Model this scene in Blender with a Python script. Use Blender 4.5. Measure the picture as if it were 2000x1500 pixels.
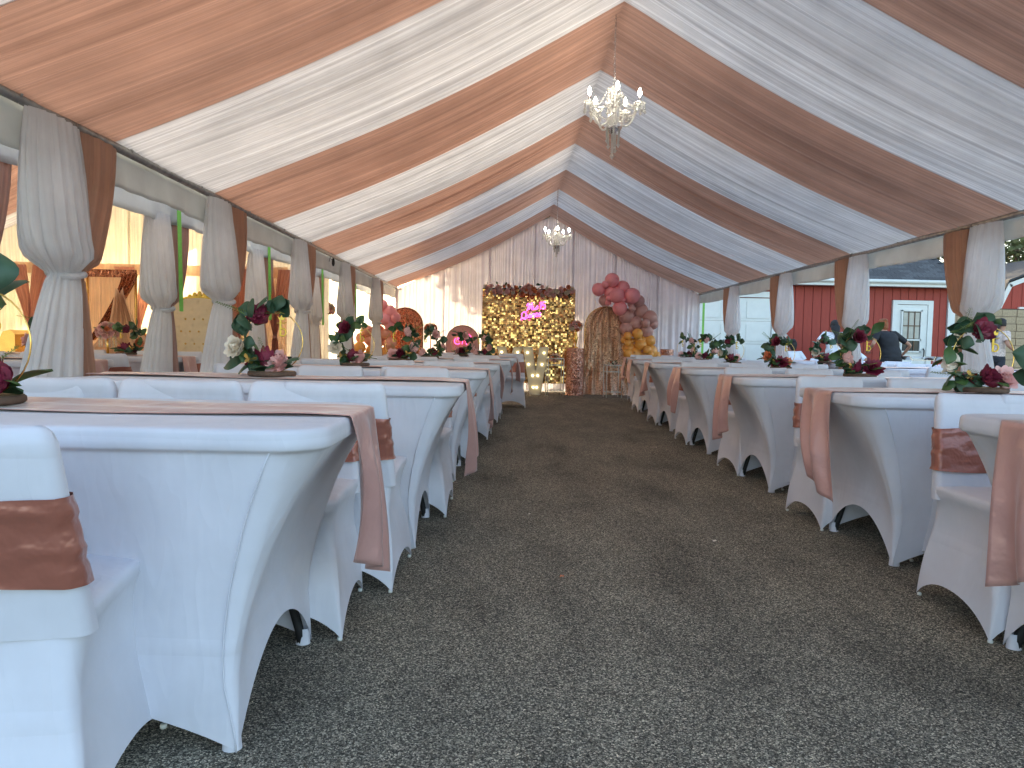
import bpy, math, random
from math import sin, cos, pi, radians, sqrt, exp
from mathutils import Vector, Matrix, noise

random.seed(7)
scn = bpy.context.scene
for o in list(bpy.data.objects):
    bpy.data.objects.remove(o)
col = scn.collection

# ------------------------------------------------------------------ camera
CAM_H, YAW, PITCH, ROLL = .96, .009402, .055168, .02
f_ = Vector((sin(YAW)*cos(PITCH), cos(YAW)*cos(PITCH), -sin(PITCH)))
r_ = Vector((cos(YAW), -sin(YAW), 0)); u_ = r_.cross(f_)
rr = r_*cos(ROLL)+u_*sin(ROLL); uu = u_*cos(ROLL)-r_*sin(ROLL)
cam = bpy.data.cameras.new('camera'); cam.lens = 26.0; cam.sensor_width = 36
cam.clip_start = .05; cam.clip_end = 1500
cam_o = bpy.data.objects.new('camera', cam); col.objects.link(cam_o)
M = Matrix((rr, uu, -f_)).transposed().to_4x4(); M.translation = (0, 0, CAM_H)
cam_o.matrix_world = M
scn.camera = cam_o

# ------------------------------------------------------------------ light
SUN_DIR = Vector((-.32, .90, .25)).normalized()      # towards the sun
elev = math.asin(SUN_DIR.z); az = math.atan2(SUN_DIR.x, SUN_DIR.y)
w = bpy.data.worlds.new('World'); scn.world = w; w.use_nodes = True
nt = w.node_tree; bg = nt.nodes['Background']
sky = nt.nodes.new('ShaderNodeTexSky'); sky.sky_type = 'NISHITA'; sky.sun_disc = False
sky.sun_elevation = elev; sky.sun_rotation = az
sky.air_density = 1.0; sky.dust_density = 2.2; sky.ozone_density = .8
nt.links.new(sky.outputs[0], bg.inputs[0]); bg.inputs[1].default_value = .15
sun = bpy.data.lights.new('sun', 'SUN'); sun.energy = 3.0; sun.angle = radians(.5); sun.color = (1, .80, .52)
sun_o = bpy.data.objects.new('sun', sun); col.objects.link(sun_o)
sun_o.rotation_euler = (-SUN_DIR).to_track_quat('-Z', 'Y').to_euler()
sun_o.location = (-10, 10, 12)
scn.view_settings.view_transform = 'Standard'; scn.view_settings.look = 'None'
scn.view_settings.exposure = 2.35; scn.view_settings.gamma = 1
scn.view_settings.use_curve_mapping = False
scn.render.engine = 'CYCLES'
scn.cycles.max_bounces = 8; scn.cycles.diffuse_bounces = 5; scn.cycles.transmission_bounces = 6
scn.cycles.transparent_max_bounces = 10

# ------------------------------------------------------------------ materials
def new_mat(name):
    m = bpy.data.materials.new(name); m.use_nodes = True
    nt = m.node_tree; nt.nodes.clear()
    out = nt.nodes.new('ShaderNodeOutputMaterial')
    return m, nt, out
def N(nt, t, **kw):
    n = nt.nodes.new(t)
    for k, v in kw.items():
        if isinstance(k, str) and hasattr(n, k): setattr(n, k, v)
    return n
def L(nt, a, b): nt.links.new(a, b)

def coords(nt, kind='Object', scale=(1, 1, 1)):
    tc = N(nt, 'ShaderNodeTexCoord'); mp = N(nt, 'ShaderNodeMapping')
    mp.inputs['Scale'].default_value = scale
    L(nt, tc.outputs[kind], mp.inputs[0]); return mp.outputs[0]
def tex(nt, vec, scale, detail=4, rough=.55):
    n = N(nt, 'ShaderNodeTexNoise'); n.inputs['Scale'].default_value = scale
    n.inputs['Detail'].default_value = detail; n.inputs['Roughness'].default_value = rough
    L(nt, vec, n.inputs['Vector']); return n.outputs['Fac']
def ramp(nt, fac, stops):
    r = N(nt, 'ShaderNodeValToRGB'); e = r.color_ramp.elements
    while len(e) < len(stops): e.new(.5)
    for el, (p, c) in zip(e, stops):
        el.position = p; el.color = (c if len(c) == 4 else (*c, 1))
    L(nt, fac, r.inputs[0]); return r.outputs[0]
def bump(nt, h, strength, dist=.01, prev=None):
    b = N(nt, 'ShaderNodeBump'); b.inputs['Strength'].default_value = strength
    b.inputs['Distance'].default_value = dist; L(nt, h, b.inputs['Height'])
    if prev: L(nt, prev, b.inputs['Normal'])
    return b.outputs[0]

def fabric(name, c, trans=.3, rough=.7, streak=0, sheen=.2, metal=0, kind='Object', wrinkle=0, wscale=6, tcol=None, spec=.3, aniso=0):
    """woven cloth: principled mixed with a translucent lobe; streak = gathers running along v"""
    m, nt, out = new_mat(name)
    v = coords(nt, kind)
    nf = tex(nt, v, 3, 5)
    c1 = tuple(x*.88 for x in c); c2 = tuple(min(1, x*1.06) for x in c)
    cr = ramp(nt, nf, [(.3, c1), (.7, c2)])
    nrm = None
    if streak:
        vs = coords(nt, 'UV', (38, .7, 1)); s = tex(nt, vs, 1.0, 6, .62)
        mx = N(nt, 'ShaderNodeMix', data_type='RGBA', blend_type='MULTIPLY')
        mx.inputs['Factor'].default_value = streak
        L(nt, cr, mx.inputs['A']); L(nt, ramp(nt, s, [(.34, (.50, .48, .49)), (.62, (1, 1, 1))]), mx.inputs['B'])
        s2 = tex(nt, coords(nt, 'UV', (120, 1.1, 1)), 1.0, 3, .6)
        mx2 = N(nt, 'ShaderNodeMix', data_type='RGBA', blend_type='MULTIPLY'); mx2.inputs['Factor'].default_value = streak
        L(nt, mx.outputs['Result'], mx2.inputs['A']); L(nt, ramp(nt, s2, [(.36, (.72, .70, .70)), (.60, (1, 1, 1))]), mx2.inputs['B'])
        cr = mx2.outputs['Result']; nrm = bump(nt, s2, .5, .006, bump(nt, s, .8, .016))
    if wrinkle:
        wv = tex(nt, coords(nt, kind), wscale, 3, .5)
        nrm = bump(nt, wv, wrinkle, .02, nrm)
    wv = N(nt, 'ShaderNodeTexWave'); wv.inputs['Scale'].default_value = 260; wv.inputs['Distortion'].default_value = 1
    L(nt, v, wv.inputs['Vector']); nrm = bump(nt, wv.outputs['Fac'], .05, .0008, nrm)
    p = N(nt, 'ShaderNodeBsdfPrincipled'); L(nt, cr, p.inputs['Base Color'])
    p.inputs['Roughness'].default_value = rough; p.inputs['Metallic'].default_value = metal
    p.inputs['Specular IOR Level'].default_value = spec
    p.inputs['Sheen Weight'].default_value = sheen; p.inputs['Sheen Roughness'].default_value = .4
    L(nt, nrm, p.inputs['Normal'])
    if trans:
        t = N(nt, 'ShaderNodeBsdfTranslucent')
        if tcol: t.inputs['Color'].default_value = (*tcol, 1)
        else: L(nt, cr, t.inputs['Color'])
        L(nt, nrm, t.inputs['Normal'])
        ms = N(nt, 'ShaderNodeMixShader'); ms.inputs[0].default_value = trans
        L(nt, p.outputs[0], ms.inputs[1]); L(nt, t.outputs[0], ms.inputs[2]); L(nt, ms.outputs[0], out.inputs[0])
    else: L(nt, p.outputs[0], out.inputs[0])
    return m

def plain(name, c, rough=.5, metal=0, var=.1, nscale=8, bmp=0, coat=0, spec=.5, sss=0):
    m, nt, out = new_mat(name); v = coords(nt); nf = tex(nt, v, nscale, 5)
    cr = ramp(nt, nf, [(.3, tuple(x*(1-var) for x in c)), (.7, tuple(min(1, x*(1+var)) for x in c))])
    p = N(nt, 'ShaderNodeBsdfPrincipled'); L(nt, cr, p.inputs['Base Color'])
    p.inputs['Roughness'].default_value = rough; p.inputs['Metallic'].default_value = metal
    p.inputs['Coat Weight'].default_value = coat; p.inputs['Specular IOR Level'].default_value = spec
    if sss:
        p.inputs['Subsurface Weight'].default_value = sss; p.inputs['Subsurface Radius'].default_value = (.02, .01, .01)
    if bmp: L(nt, bump(nt, nf, bmp, .01), p.inputs['Normal'])
    L(nt, p.outputs[0], out.inputs[0]); return m

def emit(name, c, s):
    m, nt, out = new_mat(name); e = N(nt, 'ShaderNodeEmission')
    e.inputs[0].default_value = (*c, 1); e.inputs[1].default_value = s; L(nt, e.outputs[0], out.inputs[0]); return m

def sequin(name, c, c2, scale, rough=.22):
    m, nt, out = new_mat(name); v = coords(nt)
    vo = N(nt, 'ShaderNodeTexVoronoi'); vo.inputs['Scale'].default_value = scale; L(nt, v, vo.inputs['Vector'])
    p = N(nt, 'ShaderNodeBsdfPrincipled'); p.inputs['Metallic'].default_value = .75; p.inputs['Roughness'].default_value = rough
    sp = N(nt, 'ShaderNodeSeparateColor'); L(nt, vo.outputs['Color'], sp.inputs[0])
    L(nt, ramp(nt, sp.outputs[0], [(.1, c2), (.8, c)]), p.inputs['Base Color'])
    # every sequin faces its own way
    g = N(nt, 'ShaderNodeNewGeometry'); vm = N(nt, 'ShaderNodeVectorMath', operation='SUBTRACT')
    L(nt, vo.outputs['Color'], vm.inputs[0]); vm.inputs[1].default_value = (.5, .5, .5)
    sc = N(nt, 'ShaderNodeVectorMath', operation='SCALE'); sc.inputs['Scale'].default_value = .9; L(nt, vm.outputs[0], sc.inputs[0])
    ad = N(nt, 'ShaderNodeVectorMath', operation='ADD'); L(nt, g.outputs['Normal'], ad.inputs[0]); L(nt, sc.outputs[0], ad.inputs[1])
    nn = N(nt, 'ShaderNodeVectorMath', operation='NORMALIZE'); L(nt, ad.outputs[0], nn.inputs[0]); L(nt, nn.outputs[0], p.inputs['Normal'])
    L(nt, p.outputs[0], out.inputs[0]); return m

MAT = {}
MAT['spandex'] = fabric('white_spandex', (.73, .735, .80), .12, .62, 0, .15, wrinkle=.28, wscale=5)
def add_creases(m):
    nt = m.node_tree; p = [n for n in nt.nodes if n.type == 'BSDF_PRINCIPLED'][0]
    old = p.inputs['Normal'].links[0].from_socket
    v = coords(nt, 'Object', (1.6, 1.6, .45)); n = tex(nt, v, 7, 2, .45)       # pulls running up the cloth
    r = ramp(nt, n, [(.40, (0, 0, 0)), (.50, (1, 1, 1)), (.60, (0, 0, 0))])
    w_ = N(nt, 'ShaderNodeTexWave'); w_.inputs['Scale'].default_value = .62; w_.inputs['Distortion'].default_value = .5; w_.bands_direction = 'Z'
    L(nt, coords(nt, 'Object', (1, 1, 1)), w_.inputs['Vector'])
    r2_ = ramp(nt, w_.outputs['Fac'], [(0, (0, 0, 0)), (.985, (0, 0, 0)), (1, (1, 1, 1))])
    b = bump(nt, r2_, .25, .006, bump(nt, r, .12, .010, old))
    L(nt, b, p.inputs['Normal'])
add_creases(MAT['spandex'])
MAT['ceil_white'] = fabric('white_ceiling_voile', (.88, .87, .87), .60, .7, .75, .2)
MAT['ceil_copper'] = fabric('copper_ceiling_voile', (.60, .355, .26), .56, .65, .6, .2)
MAT['drape_white'] = fabric('white_drape', (.94, .93, .94), .60, .7, .14, .2)
MAT['drape_copper'] = fabric('copper_drape', (.68, .42, .30), .56, .6, .18, .2)
MAT['wall_voile'] = fabric('end_wall_voile', (.84, .82, .87), .27, .7, .22, .2)
MAT['cream_voile'] = fabric('cream_voile', (.97, .94, .82), .85, .7, .4, .2)
MAT['pink_voile'] = fabric('pink_voile', (.78, .42, .36), .55, .6, .5, .2)
MAT['ceil_cream'] = fabric('cream_ceiling_voile', (.88, .82, .74), .6, .7, .6, .2)
MAT['peach_voile'] = fabric('peach_voile', (.88, .64, .48), .66, .7, .4, .2)
MAT['pink_drape'] = fabric('pink_drape', (.66, .40, .33), .4, .6, .4, .2)
MAT['blue_vinyl'] = fabric('pale_blue_vinyl', (.84, .88, .91), .6, .45, 0, 0, wrinkle=.3, wscale=9, spec=.5)
MAT['vinyl'] = fabric('tent_vinyl', (.76, .76, .73), .35, .45, 0, 0, wrinkle=.3, wscale=9, spec=.5)
MAT['roof_vinyl'] = fabric('roof_vinyl', (.88, .88, .87), .50, .45, 0, 0, spec=.5)
MAT['runner'] = fabric('rose_gold_satin_runner', (.62, .35, .31), .12, .30, 0, .4, metal=.2, wrinkle=.5, wscale=11, spec=.7)
MAT['sash'] = fabric('copper_satin_sash', (.36, .125, .085), .05, .28, 0, .3, metal=.2, wrinkle=.6, wscale=13, spec=.7)
MAT['steel'] = plain('galvanised_steel', (.35, .34, .32), .38, .9, .25, 20, .1)
MAT['black'] = plain('black_rubber', (.015, .015, .016), .6)
MAT['gold'] = plain('gold_metal', (.78, .52, .16), .25, 1, .08)
MAT['gold_paint'] = plain('yellow_gold_acrylic', (.75, .52, .06), .25, .3, .05, coat=.6)
MAT['green_strap'] = plain('green_webbing', (.22, .58, .10), .6, 0, .1, 30)
MAT['leaf'] = plain('eucalyptus_leaf', (.035, .085, .045), .5, 0, .4, 14, .2)
MAT['leaf2'] = plain('ivy_leaf', (.05, .11, .03), .5, 0, .4, 14, .2)
MAT['fern'] = plain('fern_frond', (.16, .24, .05), .55, 0, .3, 20)
MAT['burgundy'] = plain('burgundy_petals', (.17, .010, .038), .55, 0, .35, 20, .2)
MAT['ivory'] = plain('ivory_petals', (.80, .72, .60), .6, 0, .08, 20, .2)
MAT['blush'] = plain('blush_petals', (.82, .50, .48), .6, 0, .12, 20, .2)
MAT['coral'] = plain('coral_petals', (.68, .22, .10), .6, 0, .2, 20, .2)
MAT['bark'] = plain('bark', (.10, .06, .04), .85, 0, .4, 30, .6)
MAT['wood'] = plain('cut_wood', (.50, .33, .18), .7, 0, .25, 14)
MAT['white_paint'] = plain('white_paint', (.72, .74, .70), .5, 0, .05, 4, .05)
MAT['skin'] = plain('skin', (.46, .24, .16), .55, 0, .08, 6, 0, 0, .4, .1)
MAT['hair_dark'] = plain('dark_hair', (.012, .009, .008), .65, 0, .5, 40, .3)
MAT['hair_red'] = plain('auburn_hair', (.26, .075, .02), .65, 0, .4, 40, .3)
MAT['cloth_white'] = plain('white_shirt', (.74, .76, .80), .8, 0, .06, 9, .2)
MAT['pale_top'] = plain('pale_patterned_top', (.62, .50, .44), .8, 0, .35, 30)
MAT['cloth_black'] = plain('black_shirt', (.014, .014, .017), .8, 0, .3, 9, .2)
MAT['cloth_denim'] = plain('dark_trousers', (.02, .022, .03), .8, 0, .3, 9, .2)
MAT['bulb_warm'] = emit('warm_bulb_glow', (1, .80, .42), 1.6)
MAT['bulb_white'] = emit('candle_bulb_glow', (1, .93, .78), 22)
MAT['neon'] = emit('magenta_neon_tube', (1, .12, .85), .9)
MAT['neon_pink'] = emit('hot_pink_neon_tube', (1, .08, .32), .9)

def glassy():
    m, nt, out = new_mat('cut_crystal')
    g = N(nt, 'ShaderNodeBsdfGlossy'); g.inputs['Roughness'].default_value = .06; g.inputs[0].default_value = (.95, .95, .93, 1)
    d = N(nt, 'ShaderNodeBsdfTranslucent'); d.inputs[0].default_value = (1, 1, .97, 1)
    t = N(nt, 'ShaderNodeBsdfTransparent'); t.inputs[0].default_value = (.9, .92, .92, 1)
    a = N(nt, 'ShaderNodeMixShader'); a.inputs[0].default_value = .6; L(nt, g.outputs[0], a.inputs[1]); L(nt, d.outputs[0], a.inputs[2])
    b = N(nt, 'ShaderNodeMixShader'); b.inputs[0].default_value = .15; L(nt, a.outputs[0], b.inputs[1]); L(nt, t.outputs[0], b.inputs[2])
    L(nt, b.outputs[0], out.inputs[0]); return m
MAT['crystal'] = glassy()

def asphalt():
    m, nt, out = new_mat('asphalt')
    v = coords(nt)
    vo = N(nt, 'ShaderNodeTexVoronoi'); vo.inputs['Scale'].default_value = 240; L(nt, v, vo.inputs['Vector'])
    sp = N(nt, 'ShaderNodeSeparateColor'); L(nt, vo.outputs['Color'], sp.inputs[0])
    agg = ramp(nt, sp.outputs[0], [(0, (.030, .029, .025)), (.35, (.085, .081, .066)), (.72, (.185, .175, .145)), (1, (.42, .39, .32))])
    vo2 = N(nt, 'ShaderNodeTexVoronoi'); vo2.inputs['Scale'].default_value = 460; L(nt, v, vo2.inputs['Vector'])
    sp2 = N(nt, 'ShaderNodeSeparateColor'); L(nt, vo2.outputs['Color'], sp2.inputs[0])
    fine = ramp(nt, sp2.outputs[0], [(0, (.55, .55, .55)), (.7, (1.35, 1.33, 1.27)), (1, (2.6, 2.5, 2.3))])
    mx = N(nt, 'ShaderNodeMix', data_type='RGBA', blend_type='MULTIPLY'); mx.inputs['Factor'].default_value = 1
    L(nt, agg, mx.inputs['A']); L(nt, fine, mx.inputs['B'])
    bigf = tex(nt, v, .8, 6, .6); st = tex(nt, coords(nt, 'Object', (1, .35, 1)), 3.2, 5, .62)
    mm = N(nt, 'ShaderNodeMath', operation='MULTIPLY_ADD'); mm.inputs[1].default_value = .6; L(nt, st, mm.inputs[0])
    m3 = N(nt, 'ShaderNodeMath', operation='MULTIPLY'); m3.inputs[1].default_value = .4; L(nt, bigf, m3.inputs[0]); L(nt, m3.outputs[0], mm.inputs[2])
    big = ramp(nt, mm.outputs[0], [(.34, (.60, .59, .58)), (.46, (.95, .94, .93)), (.66, (1.38, 1.36, 1.32))])
    m2 = N(nt, 'ShaderNodeMix', data_type='RGBA', blend_type='MULTIPLY'); m2.inputs['Factor'].default_value = 1
    L(nt, mx.outputs['Result'], m2.inputs['A']); L(nt, big, m2.inputs['B'])
    p = N(nt, 'ShaderNodeBsdfPrincipled'); L(nt, m2.outputs['Result'], p.inputs['Base Color'])
    p.inputs['Roughness'].default_value = .85; p.inputs['Specular IOR Level'].default_value = .2
    n1 = bump(nt, vo.outputs['Distance'], .7, .004); n2 = bump(nt, tex(nt, v, 60, 4, .7), .5, .006, n1)
    L(nt, n2, p.inputs['Normal']); L(nt, p.outputs[0], out.inputs[0]); return m
MAT['asphalt'] = asphalt()

def siding():
    m, nt, out = new_mat('red_siding'); v = coords(nt, 'Object', (6, 6, .6)); f = tex(nt, v, 6, 6, .65)
    p = N(nt, 'ShaderNodeBsdfPrincipled')
    L(nt, ramp(nt, f, [(.25, (.27, .028, .014)), (.75, (.38, .048, .026))]), p.inputs['Base Color'])
    p.inputs['Roughness'].default_value = .6; L(nt, bump(nt, f, .25, .006), p.inputs['Normal']); L(nt, p.outputs[0], out.inputs[0]); return m
MAT['siding'] = siding()
MAT['shingle'] = plain('asphalt_shingle', (.050, .052, .054), .9, 0, .5, 60, .5)
MAT['shingle2'] = plain('asphalt_shingle_pale', (.075, .078, .08), .9, 0, .5, 60, .5)
MAT['tan_stone'] = plain('tan_block', (.42, .32, .20), .85, 0, .2, 20, .5)
MAT['glass'] = plain('window_glass', (.05, .06, .06), .08, 0, .05)
MAT['blind'] = plain('cream_blind', (.50, .48, .40), .7, 0, .1, 10)
MAT['brown_wood'] = plain('brown_muntin', (.12, .06, .03), .5, 0, .2)
MAT['marquee'] = plain('marquee_white', (.66, .60, .46), .5, 0, .04, 4)
MAT['marquee_side'] = plain('marquee_side', (.62, .58, .50), .5, 0, .04, 4)
MAT['gold_sequin'] = sequin('champagne_sequin', (.98, .72, .52), (.46, .27, .18), 75, .35)
MAT['rose_sequin'] = sequin('rose_gold_sequin', (.80, .45, .34), (.40, .17, .12), 85)
MAT['copper_sequin'] = sequin('copper_sequin', (.70, .30, .16), (.28, .09, .05), 60)
def shimmer_mat():
    m, nt, out = new_mat('shimmer_gold')
    oi = N(nt, 'ShaderNodeNewGeometry'); p = N(nt, 'ShaderNodeBsdfPrincipled')
    L(nt, ramp(nt, oi.outputs['Random Per Island'], [(0, (.84, .54, .20)), (.6, (.95, .68, .30)), (1, (.50, .24, .10))]), p.inputs['Base Color'])
    p.inputs['Metallic'].default_value = 1; p.inputs['Roughness'].default_value = .16; L(nt, p.outputs[0], out.inputs[0]); return m
MAT['shimmer'] = shimmer_mat()
MAT['shim_back'] = plain('dark_gold_board', (.16, .06, .03), .5, .3)
MAT['pink_board'] = plain('pink_arch_board', (.62, .33, .29), .6, 0, .05)
def balloon_mat(n, c):
    return plain(n, c, .32, 0, .04, 3, 0, .25, .5, .05)
MAT['b_pink'] = balloon_mat('pink_latex', (.90, .33, .36)); MAT['b_mauve'] = balloon_mat('mauve_latex', (.56, .31, .29))
MAT['b_orange'] = balloon_mat('mustard_latex', (.76, .35, .07)); MAT['b_peach'] = balloon_mat('peach_latex', (.70, .30, .20))
MAT['cream_leather'] = plain('cream_leather', (.70, .56, .36), .45, 0, .06, 12, .05)
MAT['chrome'] = plain('chrome', (.7, .7, .7), .12, 1, .05)
MAT['tree_leaf'] = plain('tree_foliage', (.09, .10, .02), .6, 0, .5, 3)

# ------------------------------------------------------------------ mesh helpers
class MB:
    def __init__(s): s.v = []; s.f = []; s.uv = {}
    def grid(s, fn, nu, nv, close_u=False, uv=True):
        b = len(s.v); nu1 = nu if close_u else nu+1
        for j in range(nv+1):
            for i in range(nu1): s.v.append(Vector(fn(i/nu, j/nv)))
        for j in range(nv):
            for i in range(nu):
                a = b+j*nu1+i; c = b+j*nu1+(i+1) % nu1
                s.uv[len(s.f)] = [(i/nu, j/nv), ((i+1)/nu, j/nv), ((i+1)/nu, (j+1)/nv), (i/nu, (j+1)/nv)]
                s.f.append((a, c, c+nu1, a+nu1))
        return s
    def box(s, x0, x1, y0, y1, z0, z1):
        b = len(s.v)
        for z in (z0, z1):
            for x, y in ((x0, y0), (x1, y0), (x1, y1), (x0, y1)): s.v.append(Vector((x, y, z)))
        for q in ((0, 3, 2, 1), (4, 5, 6, 7), (0, 1, 5, 4), (1, 2, 6, 5), (2, 3, 7, 6), (3, 0, 4, 7)):
            s.f.append(tuple(b+i for i in q))
        return s
    def tube(s, pts, r, n=8, cap=True):
        pts = [Vector(p) for p in pts]; b = len(s.v); rs = r if isinstance(r, (list, tuple)) else [r]*len(pts)
        up = Vector((0, 0, 1)); prev = None
        for i, p in enumerate(pts):
            t = (pts[min(i+1, len(pts)-1)]-pts[max(i-1, 0)]).normalized()
            a = prev if prev is not None else (up if abs(t.z) < .9 else Vector((1, 0, 0)))
            a = (a-t*a.dot(t)).normalized(); prev = a; c = t.cross(a)
            for k in range(n):
                an = 2*pi*k/n; s.v.append(p+(a*cos(an)+c*sin(an))*rs[i])
        for i in range(len(pts)-1):
            for k in range(n):
                s.f.append((b+i*n+k, b+i*n+(k+1) % n, b+(i+1)*n+(k+1) % n, b+(i+1)*n+k))
        if cap:
            s.f.append(tuple(b+k for k in range(n))[::-1]); s.f.append(tuple(b+(len(pts)-1)*n+k for k in range(n)))
        return s
    def lathe(s, prof, n=16, c=(0, 0, 0)):
        c = Vector(c); b = len(s.v)
        for r, z in prof:
            for k in range(n): s.v.append(c+Vector((r*cos(2*pi*k/n), r*sin(2*pi*k/n), z)))
        for i in range(len(prof)-1):
            for k in range(n): s.f.append((b+i*n+k, b+i*n+(k+1) % n, b+(i+1)*n+(k+1) % n, b+(i+1)*n+k))
        return s
    def ball(s, c, r, n=12, m=8):
        if not isinstance(r, (tuple, list)): r = (r, r, r)
        c = Vector(c); b = len(s.v)
        for j in range(m+1):
            ph = pi*(j/m*.996+.002)
            for k in range(n): s.v.append(c+Vector((r[0]*sin(ph)*cos(2*pi*k/n), r[1]*sin(ph)*sin(2*pi*k/n), r[2]*cos(ph))))
        for j in range(m):
            for k in range(n): s.f.append((b+j*n+k, b+(j+1)*n+k, b+(j+1)*n+(k+1) % n, b+j*n+(k+1) % n))
        return s
    def poly(s, pts):
        b = len(s.v); s.v += [Vector(p) for p in pts]; s.f.append(tuple(range(b, b+len(pts)))); return s
    def prism(s, pts2, y0, y1):     # outline in xz, extruded in y
        b = len(s.v); n = len(pts2)
        for y in (y0, y1): s.v += [Vector((p[0], y, p[1])) for p in pts2]
        s.f.append(tuple(range(b, b+n))); s.f.append(tuple(range(b+2*n-1, b+n-1, -1)))
        for i in range(n): s.f.append((b+i, b+n+i, b+n+(i+1) % n, b+(i+1) % n))
        return s
    def xf(s, M, i0=0):
        for i in range(i0, len(s.v)): s.v[i] = M @ s.v[i]
        return s
    def mesh(s, name, mat, smooth=True):
        me = bpy.data.meshes.new(name); me.from_pydata([tuple(v) for v in s.v], [], s.f)
        me.materials.append(mat)
        if s.uv:
            ul = me.uv_layers.new(name='UVMap')
            for p in me.polygons:
                q = s.uv.get(p.index)
                if q:
                    for li, c in zip(p.loop_indices, q): ul.data[li].uv = c
        if smooth: me.polygons.foreach_set('use_smooth', [True]*len(me.polygons))
        me.update(); return me

def link(name, me, parent=None, loc=(0, 0, 0), rot=(0, 0, 0), label=None, kind=None):
    o = bpy.data.objects.new(name, me); col.objects.link(o)
    o.location = loc; o.rotation_euler = rot
    if parent is not None: o.parent = parent
    if label: o['label'] = label
    if kind: o['kind'] = kind
    return o
def part(name, mb, mat, parent, smooth=True, label=None, kind=None, loc=(0, 0, 0), rot=(0, 0, 0)):
    return link(name, mb.mesh(name, MAT[mat] if isinstance(mat, str) else mat, smooth), parent, loc, rot, label, kind)
def tag(o, label, cat, group=None):
    o['label'] = label; o['category'] = cat
    if group: o['group'] = group
    return o
def thing(name, label, cat, loc=(0, 0, 0), rz=0, group=None):
    o = bpy.data.objects.new(name, None); col.objects.link(o); o.empty_display_size = .1
    o.location = loc; o.rotation_euler = (0, 0, rz); return tag(o, label, cat, group)
def copy_tree(o, parent=None):
    c = o.copy(); col.objects.link(c)
    if parent is not None: c.parent = parent
    for ch in KIDS(o): copy_tree(ch, c)
    return c
def KIDS(o): return [k for k in o.children]
def solid(o, t=.002):
    m = o.modifiers.new('thickness', 'SOLIDIFY'); m.thickness = t; m.offset = 0
ORD = ['first', 'second', 'third', 'fourth', 'fifth', 'sixth', 'seventh', 'eighth', 'ninth', 'tenth', 'eleventh', 'twelfth']

# ------------------------------------------------------------------ ground
g = MB(); g.poly([(-400, -400, 0), (400, -400, 0), (400, 400, 0), (-400, 400, 0)])
go = part('asphalt_ground', g, 'asphalt', None, False); go['kind'] = 'structure'

# ------------------------------------------------------------------ the main tent
XL, XR, XM, ZE, ZR, YE, Y0 = -2.2, 3.85, .83, 2.02, 3.52, 14.9, .9
POST_L = [3.8, 5.85, 8.05, 10.25, 12.6, 14.85]
POST_R = [3.9, 6.15, 8.3, 10.4, 12.7, 14.85]
tent = thing('party_tent', 'long white frame tent with galvanised poles over the banquet tables', 'tent', (XM, 6.5, 0))
def tpart(name, mb, mat, **k): return part(name, mb.xf(Matrix.Translation((-XM, -6.5, 0))), mat, tent, **k)
for X, ys in ((XL, POST_L), (XR, POST_R)):
    for y in ys:
        tpart('post', MB().tube([(X, y, 0), (X, y, ZE)], .026, 12), 'steel')
        tpart('base_plate', MB().box(X-.08, X+.08, y-.08, y+.08, 0, .012), 'steel', smooth=False)
    tpart('eave_beam', MB().tube([(X, Y0, ZE-.01), (X, YE, ZE-.01)], .024, 12), 'steel')
    for y in ys:
        tpart('rafter', MB().tube([(X, y, ZE+.05), (XM, y, ZR+.10)], .022, 10), 'steel')
tpart('ridge_beam', MB().tube([(XM, Y0, ZR+.03), (XM, YE, ZR+.03)], .02, 12), 'steel')
def valance(X, z0, z1, ya, yb, seed, wob=.012):
    def fn(u, v):
        y = ya+(yb-ya)*u
        return (X+wob*sin(y*9+seed)*v+.01*sin(y*23+seed*3)*v, y, z1+(z0-z1)*v+.012*sin(y*2.7+seed)*v)
    return MB().grid(fn, 220, 6)
solid(tpart('valance', valance(XL-.035, 1.80, 2.0, Y0, YE, 1), 'vinyl'))
solid(tpart('valance', valance(XR+.035, 1.82, 2.0, Y0, YE, 5), 'vinyl'))
def roof_z(x, x0, xm, x1, ze, zr):
    s = (x-x0)/(xm-x0) if x < xm else (x1-x)/(x1-xm)
    return ze+(zr-ze)*s, s
def roof_cover(x0, xm, x1, ze, zr, ya, yb):
    def fn(u, v):
        x = x0+(x1-x0)*v; z, q = roof_z(x, x0, xm, x1, ze, zr)
        return (x, ya+(yb-ya)*u, z+.11-.03*sin(pi*q)*abs(sin((ya+(yb-ya)*u)*1.4)))
    return MB().grid(fn, 90, 16)
tpart('roof_cover', roof_cover(XL-.04, XM, XR+.04, ZE-.06, ZR+.03, Y0, YE), 'roof_vinyl')
for X in (XL, XR):       # lacing rings that clip the lining to the beam
    for k in range(14):
        y = 1.4+k*.98
        tpart('clip', MB().tube([(X, y, ZE+.03), (X+(.03 if X < 0 else -.03), y+.01, ZE), (X, y+.02, ZE-.035)], .006, 5), 'steel')

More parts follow.
